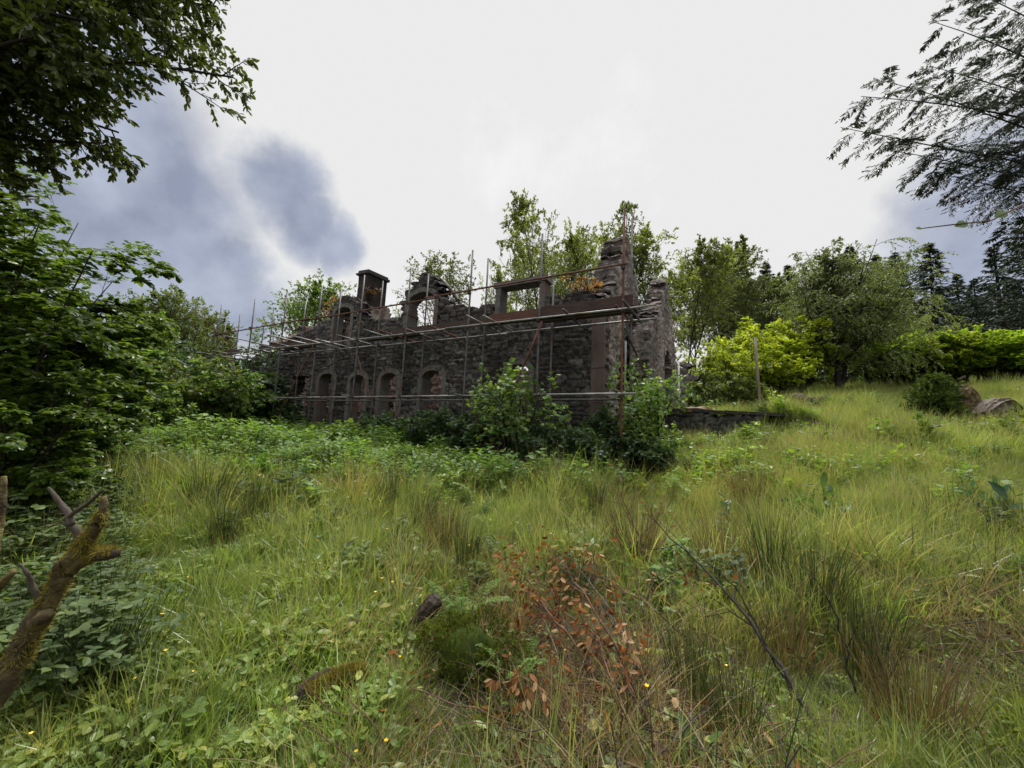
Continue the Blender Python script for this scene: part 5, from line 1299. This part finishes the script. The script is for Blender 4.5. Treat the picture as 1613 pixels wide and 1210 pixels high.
def dock(seed, n, L, H, lm, tall=None):
    rg = rng_(seed); tall = tall or max(4, n // 4)
    ss = np.c_[rg.normal(0, L * .35, (tall, 2)), np.full(tall, -.05)]
    Q = paths(rg, ss, np.c_[rg.normal(0, .22, (tall, 2)), np.ones(tall)], H * rg.uniform(.6, 1.25, tall), 7, 0, .06)
    V1, F1 = tubes_batch(Q, np.linspace(.006, .002, 7)[None, :].repeat(tall, 0), 5)
    Va, Fa, ra = foliate(rg, Q, dict(n=10, L=L * .75, w=.36, a0=.5, a1=1.1, droop=.2, tumble=.5, tpl='oval', u0=.1, keep=.85))
    k = max(4, n // 3); a = np.arange(k) * 2.4 + rg.normal(0, .3, k); el = rg.uniform(.3, 1.2, k)
    d = np.stack([np.cos(a) * np.cos(el), np.sin(a) * np.cos(el), np.sin(el)], -1)
    V, F, r = leaves(rg, np.c_[ss[rg.integers(0, tall, k), :2], rg.uniform(0, .06, k)] + d * .05, d, np.array([0, 0, 1.]) + rg.normal(0, .35, (k, 3)), L * rg.uniform(.7, 1.25, k), L * .38 * rg.uniform(.7, 1.2, k), 'oval')
    lm_ = mk_mesh('leaves', np.r_[V, Va], [np.r_[F, Fa + len(V)]], M[lm], attrs={'rnd': np.r_[r, ra]}, smooth=True)
    return mk_mesh('stalks', V1, F1, M['bark_red']), lm_


for (u, Y, n, L, H, lm, lab) in [(1275, 5.2, 34, .26, .62, 'lf_dock', 'leafy dock plant with tall stalks in the middle of the field'), (1300, 4.9, 16, .24, .4, 'lf_dock', 'lower dock plant leaning beside the tall stalked one'),
                                 (1150, 5.6, 14, .15, .6, 'lf_blue', 'thin dock stalk with few leaves before the corner bush'), (1055, 1.95, 7, .2, .28, 'lf_dock', 'large dock leaves standing at the bottom edge by the fallen branch'),
                                 (1105, 1.95, 6, .18, .26, 'lf_dock', 'pair of broad pale dock leaves beside the large ones'), (1575, 5.0, 30, .25, .45, 'lf_blue', 'bluish broad leaved plant lying at the picture edge in the field'),
                                 (700, 1.85, 7, .13, .18, 'lf_dock', 'low rosette of leaves at the bottom edge under the arching twig')]:
    t = thing('dock_plant', lab, 'plant', gp(u, Y), .3); w_, l_ = dock(int(u) + 5, n, L, H, lm); obj('stalks', w_, t); obj('leaves', l_, t)
# bright young sapling and stalks
plant('sapling', 'bright yellow green young sapling standing alone in the nettles', 'sapling', gp(398, 6.3), *shrub(420, .62, .3, stems=4, n1=4, n2=3, n3=2, nl=4, leaf=.11, lm='lf_syc_lime', tpl='oval', base=.3), wood='stem', crown='foliage')


def fern(seed, L, n=7):
    rg = rng_(seed); a = np.arange(n) * 2 * math.pi / n + rg.normal(0, .3, n); d = np.stack([np.cos(a) * .55, np.sin(a) * .55, np.ones(n)], -1)
    Q = paths(rg, np.zeros((n, 3)), d, L * rg.uniform(.7, 1.1, n), 9, -.9, .03); RQ = np.linspace(.003, .001, 9)[None, :].repeat(n, 0)
    B = kids(rg, Q, RQ, dict(n=34, u0=.12, u1=1, a0=1.1, a1=1.3, env=([0, .3, 1], [L * .12, L * .22, .01]), k=3, grav=-.15, noise=.02, r=.5, planar=.08))
    V, F, r = foliate(rg, B[0], dict(n=12, L=.02, w=.5, a0=1.0, a1=1.3, planar=.1, tumble=.15, droop=.1, tpl='diamond', u0=0))
    V1, F1 = tubes_batch(Q, RQ, 4)
    return mk_mesh('stalks', V1, F1, M['fern']), mk_mesh('fronds', V, F, M['fern'], attrs={'rnd': r})


for (u, Y, L, lab) in [(724, 3.4, .5, 'upright light green fern behind the moss cushion'), (812, 2.65, .35, 'small fern frond leaning off the moss cushion edge'), (455, 6.8, .5, 'fern near the bright sapling in the nettles')]:
    t = thing('fern', lab, 'fern', gp(u, Y)); w_, l_ = fern(int(u), L); obj('stalks', w_, t); obj('fronds', l_, t)

# ------------------------------------------------------------------ ground cover (uncountable)
def scatter(name, pts, rot, scl, vid, sources, label=None):
    me = bpy.data.meshes.new(name); me.vertices.add(len(pts)); me.vertices.foreach_set('co', np.asarray(pts, np.float32).ravel())
    a = me.attributes.new('rot', 'FLOAT_VECTOR', 'POINT'); a.data.foreach_set('vector', np.asarray(rot, np.float32).ravel())
    a = me.attributes.new('scl', 'FLOAT', 'POINT'); a.data.foreach_set('value', np.asarray(scl, np.float32))
    a = me.attributes.new('vid', 'INT', 'POINT'); a.data.foreach_set('value', np.asarray(vid, np.int32))
    o = obj(name, me); tag(o, kind='stuff')
    coll = bpy.data.collections.new(name + '_sources')
    for i, m in enumerate(sources):
        so = bpy.data.objects.new('%s_%02d' % (name, i), m); coll.objects.link(so)
    ng = bpy.data.node_groups.new(name, 'GeometryNodeTree')
    ng.interface.new_socket('Geometry', in_out='INPUT', socket_type='NodeSocketGeometry'); ng.interface.new_socket('Geometry', in_out='OUTPUT', socket_type='NodeSocketGeometry')
    N, L = ng.nodes, ng.links; gi = N.new('NodeGroupInput'); go = N.new('NodeGroupOutput'); ip = N.new('GeometryNodeInstanceOnPoints'); ci = N.new('GeometryNodeCollectionInfo')
    ci.inputs['Collection'].default_value = coll; ci.inputs['Separate Children'].default_value = True; ci.inputs['Reset Children'].default_value = True
    ip.inputs['Pick Instance'].default_value = True

    def attr(nm, ty):
        n = N.new('GeometryNodeInputNamedAttribute'); n.data_type = ty; n.inputs[0].default_value = nm; return n.outputs[0]
    e2r = N.new('FunctionNodeEulerToRotation'); L.new(attr('rot', 'FLOAT_VECTOR'), e2r.inputs[0]); L.new(e2r.outputs[0], ip.inputs['Rotation'])
    L.new(attr('scl', 'FLOAT'), ip.inputs['Scale']); L.new(attr('vid', 'INT'), ip.inputs['Instance Index'])
    L.new(gi.outputs[0], ip.inputs['Points']); L.new(ci.outputs[0], ip.inputs['Instance']); L.new(ip.outputs[0], go.inputs[0])
    md = o.modifiers.new('scatter', 'NODES'); md.node_group = ng
    return o


def tuft(seed, mat, n, rad, h0, h1, w, bend, wind=(0, 0), spike=0., k=4):
    rg = rng_(seed); V, F, r = blades_mesh(rg, n, rad, h0, h1, w, bend, mat, wind, k=k, spike=spike, rim=.5)
    return mk_mesh('tuft', V, F, M[mat], attrs={'rnd': r})


def vnoise(x, y, f, seed):
    rg = rng_(seed); o = np.zeros_like(x)
    for i in range(7):
        a = rg.uniform(0, 6.28); k = f * rg.uniform(.6, 1.7); o += np.sin(k * (x * math.cos(a) + y * math.sin(a)) + rg.uniform(0, 6.28) + 1.2 * np.sin(k * .6 * (y * math.cos(a) - x * math.sin(a))))
    return o / 3.2


def in_house(x, y):
    s = (x - P0[0]) * D2[0] + (y - P0[1]) * D2[1]; n = (x - P0[0]) * E2[0] + (y - P0[1]) * E2[1]
    return (s > .3) & (s < 18.6) & (n > 1.35) & (n < 7.0)


CLEAR = [(gp(738, 2.75), .30), (gp(505, 2.35), .14), (gp(668, 3.15), .10), (gp(720, 2.45), .16), (gp(660, 2.9), .12), (gp(495, 2.1), .12)]


def clear_ok(x, y):
    m = np.ones(len(x), bool)
    for c, r in CLEAR: m &= np.hypot(x - c[0], y - c[1]) > r
    return m


def bands(seed, spec):
    rg = rng_(seed); X, Y, S = [], [], []
    for (y0, y1, dens, sc) in spec:
        w = 1.5 * max(abs(y0), abs(y1)) + 1.2; n = int(dens * 2 * w * (y1 - y0)); x = rg.uniform(-w, w, n); y = rg.uniform(y0, y1, n)
        m = (np.abs(x) < 1.5 * np.abs(y) + 1.2); X.append(x[m]); Y.append(y[m]); S.append(np.full(m.sum(), sc))
    X, Y, S = np.concatenate(X), np.concatenate(Y), np.concatenate(S); m = ~in_house(X, Y) & (np.hypot(X, Y) > .75); m &= clear_ok(X, Y); return rg, X[m], Y[m], S[m]


def lay(name, rg, X, Y, S, sources, vid=None, tilt=.12, zoff=0., wind=True):
    pts = np.c_[X, Y, ground(X, Y) + zoff]; n = len(X)
    rot = np.c_[rg.normal(0, tilt, n), rg.normal(0, tilt, n), rg.uniform(0, 6.28, n)]
    scatter(name, pts, rot, S * rg.uniform(.65, 1.35, n) * np.clip(1 + .38 * vnoise(X, Y, 1.6, 77) + .2 * vnoise(X, Y, 4.5, 78), .45, 1.7), rg.integers(0, len(sources), n) if vid is None else vid, sources)


# masks over the field
def openness(x, y): return np.clip((x + 1.3 * 0 + .55 * y) / 3.0 + .8, 0, 1)           # 0 in the hedge's corner
def right_field(x, y): return sm((x - .25 * y - .3) / 2.0)
def nettle_zone(x, y): return sm((y - 6.3 - .12 * x) / 1.8) * sm((2.5 - x) / 2.5) * sm((16 - y) / 2)
def elder_zone(x, y): return sm((x - 2.2) / 1.2) * sm((7.2 - x + .0 * y) / 1.0) * sm((y - 6.4) / 1.2) * sm((13 - y) / 1.5)
def brown_zone(x, y): return 1.1 * np.exp(-(((x - .5) / .95) ** 2 + ((y - 2.6) / 1.25) ** 2)) + 1.0 * np.exp(-(((x - 3.7) / .7) ** 2 + ((y - 2.75) / .7) ** 2))


gs_short = [tuft(500 + i, 'grass', 24, .09, .10, .27, .0062, .9) for i in range(5)]
rg, X, Y, S = bands(1, [(-3, .9, 40, 1.2), (.9, 3.2, 330, .95), (3.2, 6.5, 190, 1.15), (6.5, 13, 85, 1.45), (13, 27, 38, 1.6)])
keep = rg.uniform(0, 1, len(X)) < np.clip(.78 + .35 * vnoise(X, Y, 1.3, 5) - 1.05 * brown_zone(X, Y), .04, 1); X, Y, S = X[keep], Y[keep], S[keep]
lay('meadow_grass', rg, X, Y, S, gs_short)

gs_tall = [tuft(520 + i, 'grass_tall', 20, .1, .25, .58, .0048, .55, (-.18, -.05), spike=.25, k=5) for i in range(5)]
rg, X, Y, S = bands(2, [(1.8, 4, 45, .75), (4, 7, 60, .95), (7, 13, 42, 1.05), (13, 27, 22, 1.0)])
keep = rg.uniform(0, 1, len(X)) < np.clip(.25 + .3 * vnoise(X, Y, .9, 8) + .55 * right_field(X, Y) + .3 * sm((Y - 3.5) / 2) - .5 * nettle_zone(X, Y), 0, 1); X, Y, S = X[keep], Y[keep], S[keep]
lay('tall_grass', rg, X, Y, S, gs_tall)

gs_dry = [tuft(540 + i, 'grass_dry', 22, .12, .12, .45, .0045, 1.25, (-.1, 0), k=5) for i in range(4)]
rg, X, Y, S = bands(3, [(1.0, 3.2, 120, .8), (3.2, 6.5, 60, 1.0), (6.5, 13, 30, 1.1), (13, 26, 16, 1.1)])
keep = rg.uniform(0, 1, len(X)) < np.clip(.03 + .25 * vnoise(X, Y, 1.7, 11) + .75 * brown_zone(X, Y) + .5 * right_field(X, Y) * sm(vnoise(X, Y, .8, 51) * 1.6), 0, 1); X, Y, S = X[keep], Y[keep], S[keep]
lay('dry_grass', rg, X, Y, S, gs_dry)


gs_rush = [tuft(560 + i, 'rush', 7, .12, .35, .8, .0042, .35, (-.08, 0), spike=.2, k=5) for i in range(3)] + [tuft(565 + i, 'rush_brown', 8, .12, .3, .75, .004, .4, (-.08, 0), spike=.2, k=5) for i in range(3)]
rg, X, Y, S = bands(9, [(1.6, 3.4, 26, .75), (3.4, 7, 16, .9), (7, 12, 5, 1.0)])
keep = rg.uniform(0, 1, len(X)) < np.clip(.12 + .35 * vnoise(X, Y, 1.1, 31) + .5 * sm((X + .3) / 1.2) * sm((5.5 - Y) / 2), 0, 1); X, Y, S = X[keep], Y[keep], S[keep]
lay('loose_rush_stems', rg, X, Y, S, gs_rush)


def herb(seed, mat, n, L, H, spread, tpl='oval', three=True, w=.7):
    rg = rng_(seed); a = rg.uniform(0, 6.28, n); r = spread * rg.uniform(.1, 1, n); c = np.stack([r * np.cos(a), r * np.sin(a), H * rg.uniform(.35, 1, n)], -1)
    Q = np.stack([np.c_[c[:, :2] * .4, np.full(n, -.03)], c * [.8, .8, .7], c], 1); V0, F0 = tubes_batch(Q, np.full((n, 3), .0014), 3)
    m = 3 if three else 1; aa = np.repeat(a, m) + np.tile(np.array([0, 2.1, -2.1][:m]), n) + rg.normal(0, .2, n * m)
    d = np.stack([np.cos(aa), np.sin(aa), rg.uniform(-.25, .25, n * m)], -1); nn = np.array([0, 0, 1.]) + rg.normal(0, .3, (n * m, 3))
    V, F, rr = leaves(rg, np.repeat(c, m, 0), d, nn, L * rg.uniform(.6, 1.2, n * m), L * w * rg.uniform(.8, 1.1, n * m), tpl)
    V1 = np.r_[V0, V]; return mk_mesh('herb', V1, [F0, F + len(V0)], M[mat], attrs={'rnd': np.r_[np.full(len(V0), .4), rr]})


hs = [herb(600, 'herb', 9, .045, .13, .12), herb(601, 'herb', 8, .035, .10, .12), herb(602, 'herb', 7, .06, .15, .13, three=False, w=.6), herb(603, 'herb', 8, .05, .17, .13)]
rg, X, Y, S = bands(4, [(.9, 3.2, 120, .85), (3.2, 6.5, 48, 1.1), (6.5, 12, 10, 1.7)])
keep = rg.uniform(0, 1, len(X)) < np.clip(.5 + .45 * vnoise(X, Y, 1.5, 14) + .2 * (X < -.5) + .3 * (Y < 2.3) + .25 * sm(-X * 1.2) * (Y < 5) - .35 * right_field(X, Y) * (Y > 3) - .35 * brown_zone(X, Y), .05, 1); X, Y, S = X[keep], Y[keep], S[keep]
lay('low_herbs', rg, X, Y, S, hs)


def nettle(seed, mat, H, L, stems=4):
    rg = rng_(seed); p0 = np.c_[rg.normal(0, .07, (stems, 2)), np.full(stems, -.05)]
    Q = paths(rg, p0, np.c_[rg.normal(0, .14, (stems, 2)), np.ones(stems)], H * rg.uniform(.7, 1.1, stems), 7, 0, .04); RQ = np.linspace(.004, .0015, 7)[None, :].repeat(stems, 0)
    V0, F0 = tubes_batch(Q, RQ, 3)
    V, F, r = foliate(rg, Q, dict(n=22, L=L, w=.55, a0=1.0, a1=1.4, droop=.25, tumble=.3, tpl='oval', u0=.1, stalk=.2))
    return mk_mesh('nettle', np.r_[V0, V], [F0, F + len(V0)], M[mat], attrs={'rnd': np.r_[np.full(len(V0), .3), r]})


ns = [nettle(620 + i, 'nettle', .52, .085) for i in range(4)]
rg, X, Y, S = bands(5, [(5.5, 10, 34, .9), (10, 17, 24, 1.1)])
keep = rg.uniform(0, 1, len(X)) < np.clip(nettle_zone(X, Y) * (.75 + .5 * vnoise(X, Y, .8, 17)), 0, 1); X, Y, S = X[keep], Y[keep], S[keep]
lay('nettles', rg, X, Y, S, ns)
fs = [nettle(650 + i, 'herb_dark', .4, .09, 4) for i in range(3)] + [nettle(655, 'nettle', .5, .1, 5)]
rg, X, Y, S = bands(10, [(3.5, 8, 7, .8), (8, 22, 5, 1.0)])
keep = rg.uniform(0, 1, len(X)) < np.clip((vnoise(X, Y, 1.3, 61) > .35) * .9 + .05, 0, 1); X, Y, S = X[keep], Y[keep], S[keep]
lay('field_weeds', rg, X, Y, S, fs)
es = [nettle(640 + i, 'lime_herb', .42, .08, 5) for i in range(4)]
rg, X, Y, S = bands(6, [(5.8, 9, 36, .85), (9, 14, 26, 1.05)])
keep = rg.uniform(0, 1, len(X)) < np.clip(elder_zone(X, Y) * (.8 + .4 * vnoise(X, Y, .8, 19)) + .28 * sm((Y - 6.5) / 1.5) * sm((12 - Y) / 2) * (vnoise(X, Y, 1.1, 23) > .2), 0, 1); X, Y, S = X[keep], Y[keep], S[keep]
lay('lime_ground_cover', rg, X, Y, S, es)
# bramble understorey below the hedge
bs = [herb(660 + i, 'herb_dark', 34, .034, .32, .2, three=True, w=.72) for i in range(3)]
rg = rng_(33); n = 520; Y = rg.uniform(2.2, 6.5, n); X = -1.0 * Y - rg.uniform(-.35, 1.6, n) - .1
lay('bramble_undergrowth', rg, X, Y, np.full(n, 1.0), bs)
# dead leaves on the ground
def litter(seed, n=7):
    rg = rng_(seed); p = np.c_[rg.normal(0, .06, (n, 2)), rg.uniform(.0, .10, n)]; V, F, r = leaves(rg, p, rg.normal(0, 1, (n, 3)) * [1, 1, .6], rg.normal(0, .7, (n, 3)) + [0, 0, 1], rg.uniform(.04, .085, n), rg.uniform(.018, .035, n), 'oval')
    return mk_mesh('litter', V, F, M['lf_dead'], attrs={'rnd': r})


rg, X, Y, S = bands(7, [(1.0, 4.5, 170, 1.0)])
keep = rg.uniform(0, 1, len(X)) < np.clip(.015 + .9 * brown_zone(X, Y) * (X < 2.5) * (.6 + .6 * vnoise(X, Y, 2.5, 41)), 0, 1); X, Y, S = X[keep], Y[keep], S[keep]
lay('leaf_litter', rg, X, Y, S, [litter(680 + i) for i in range(4)], tilt=.3)


def brush(seed, n=14):
    rg = rng_(seed); p = np.c_[rg.normal(0, .12, (n, 2)), rg.uniform(-.01, .10, n)]; d = np.c_[rg.normal(0, 1, (n, 2)), rg.normal(.15, .3, n)]
    Q = paths(rg, p, d, rg.uniform(.16, .5, n), 7, -.1, .13); RQ = rg.uniform(.0014, .0035, n)[:, None] * np.linspace(1, .4, 7)[None, :]
    B = kids(rg, Q, RQ, dict(n=3, u0=.3, a0=.4, a1=.9, rel=.4, taper=.3, k=4, grav=.1, noise=.12, r=.6))
    V1, F1 = tubes_batch(Q, RQ, 4); V2, F2 = tubes_batch(*B, 3)
    return mk_mesh('brush', np.r_[V1, V2], np.r_[F1, F2 + len(V1)], M[('bark_red', 'bark_pale', 'bark_red', 'bark')[seed % 4]], smooth=True)


rg, X, Y, S = bands(11, [(1.3, 5, 55, 1.0)])
keep = rg.uniform(0, 1, len(X)) < np.clip(.9 * brown_zone(X, Y) - .06, 0, 1); X, Y, S = X[keep], Y[keep], S[keep]
lay('brushwood_litter', rg, X, Y, S, [brush(720 + i) for i in range(8)], tilt=.2)


def flower(seed):
    rg = rng_(seed); Q = paths(rg, np.array([[0, 0, -.03]]), np.array([[.1, 0, 1.]]), np.array([.27]), 5, 0, .06); V0, F0 = tubes_batch(Q, np.full((1, 5), .0012), 3)
    a = np.arange(5) * 1.2566; d = np.stack([np.cos(a), np.sin(a), np.full(5, .55)], -1); V, F, r = leaves(rg, np.repeat(Q[0, -1:], 5, 0), d, np.tile([[0, 0, 1.]], (5, 1)), np.full(5, .0125), np.full(5, .012), 'diamond')
    return mk_mesh('flower', np.r_[V0, V], [F0, F + len(V0)], None, {'rnd': np.r_[np.full(len(V0), .2), r]}, mats=[M['grass'], M['petal']], midx=np.r_[np.zeros(len(F0)), np.ones(len(F))])


rg, X, Y, S = bands(8, [(1.2, 4, 5, 1.0), (4, 9, 2.0, 1.2)])
keep = rg.uniform(0, 1, len(X)) < .35; X, Y, S = X[keep], Y[keep], S[keep]
lay('buttercups', rg, X, Y, S, [flower(700 + i) for i in range(3)])
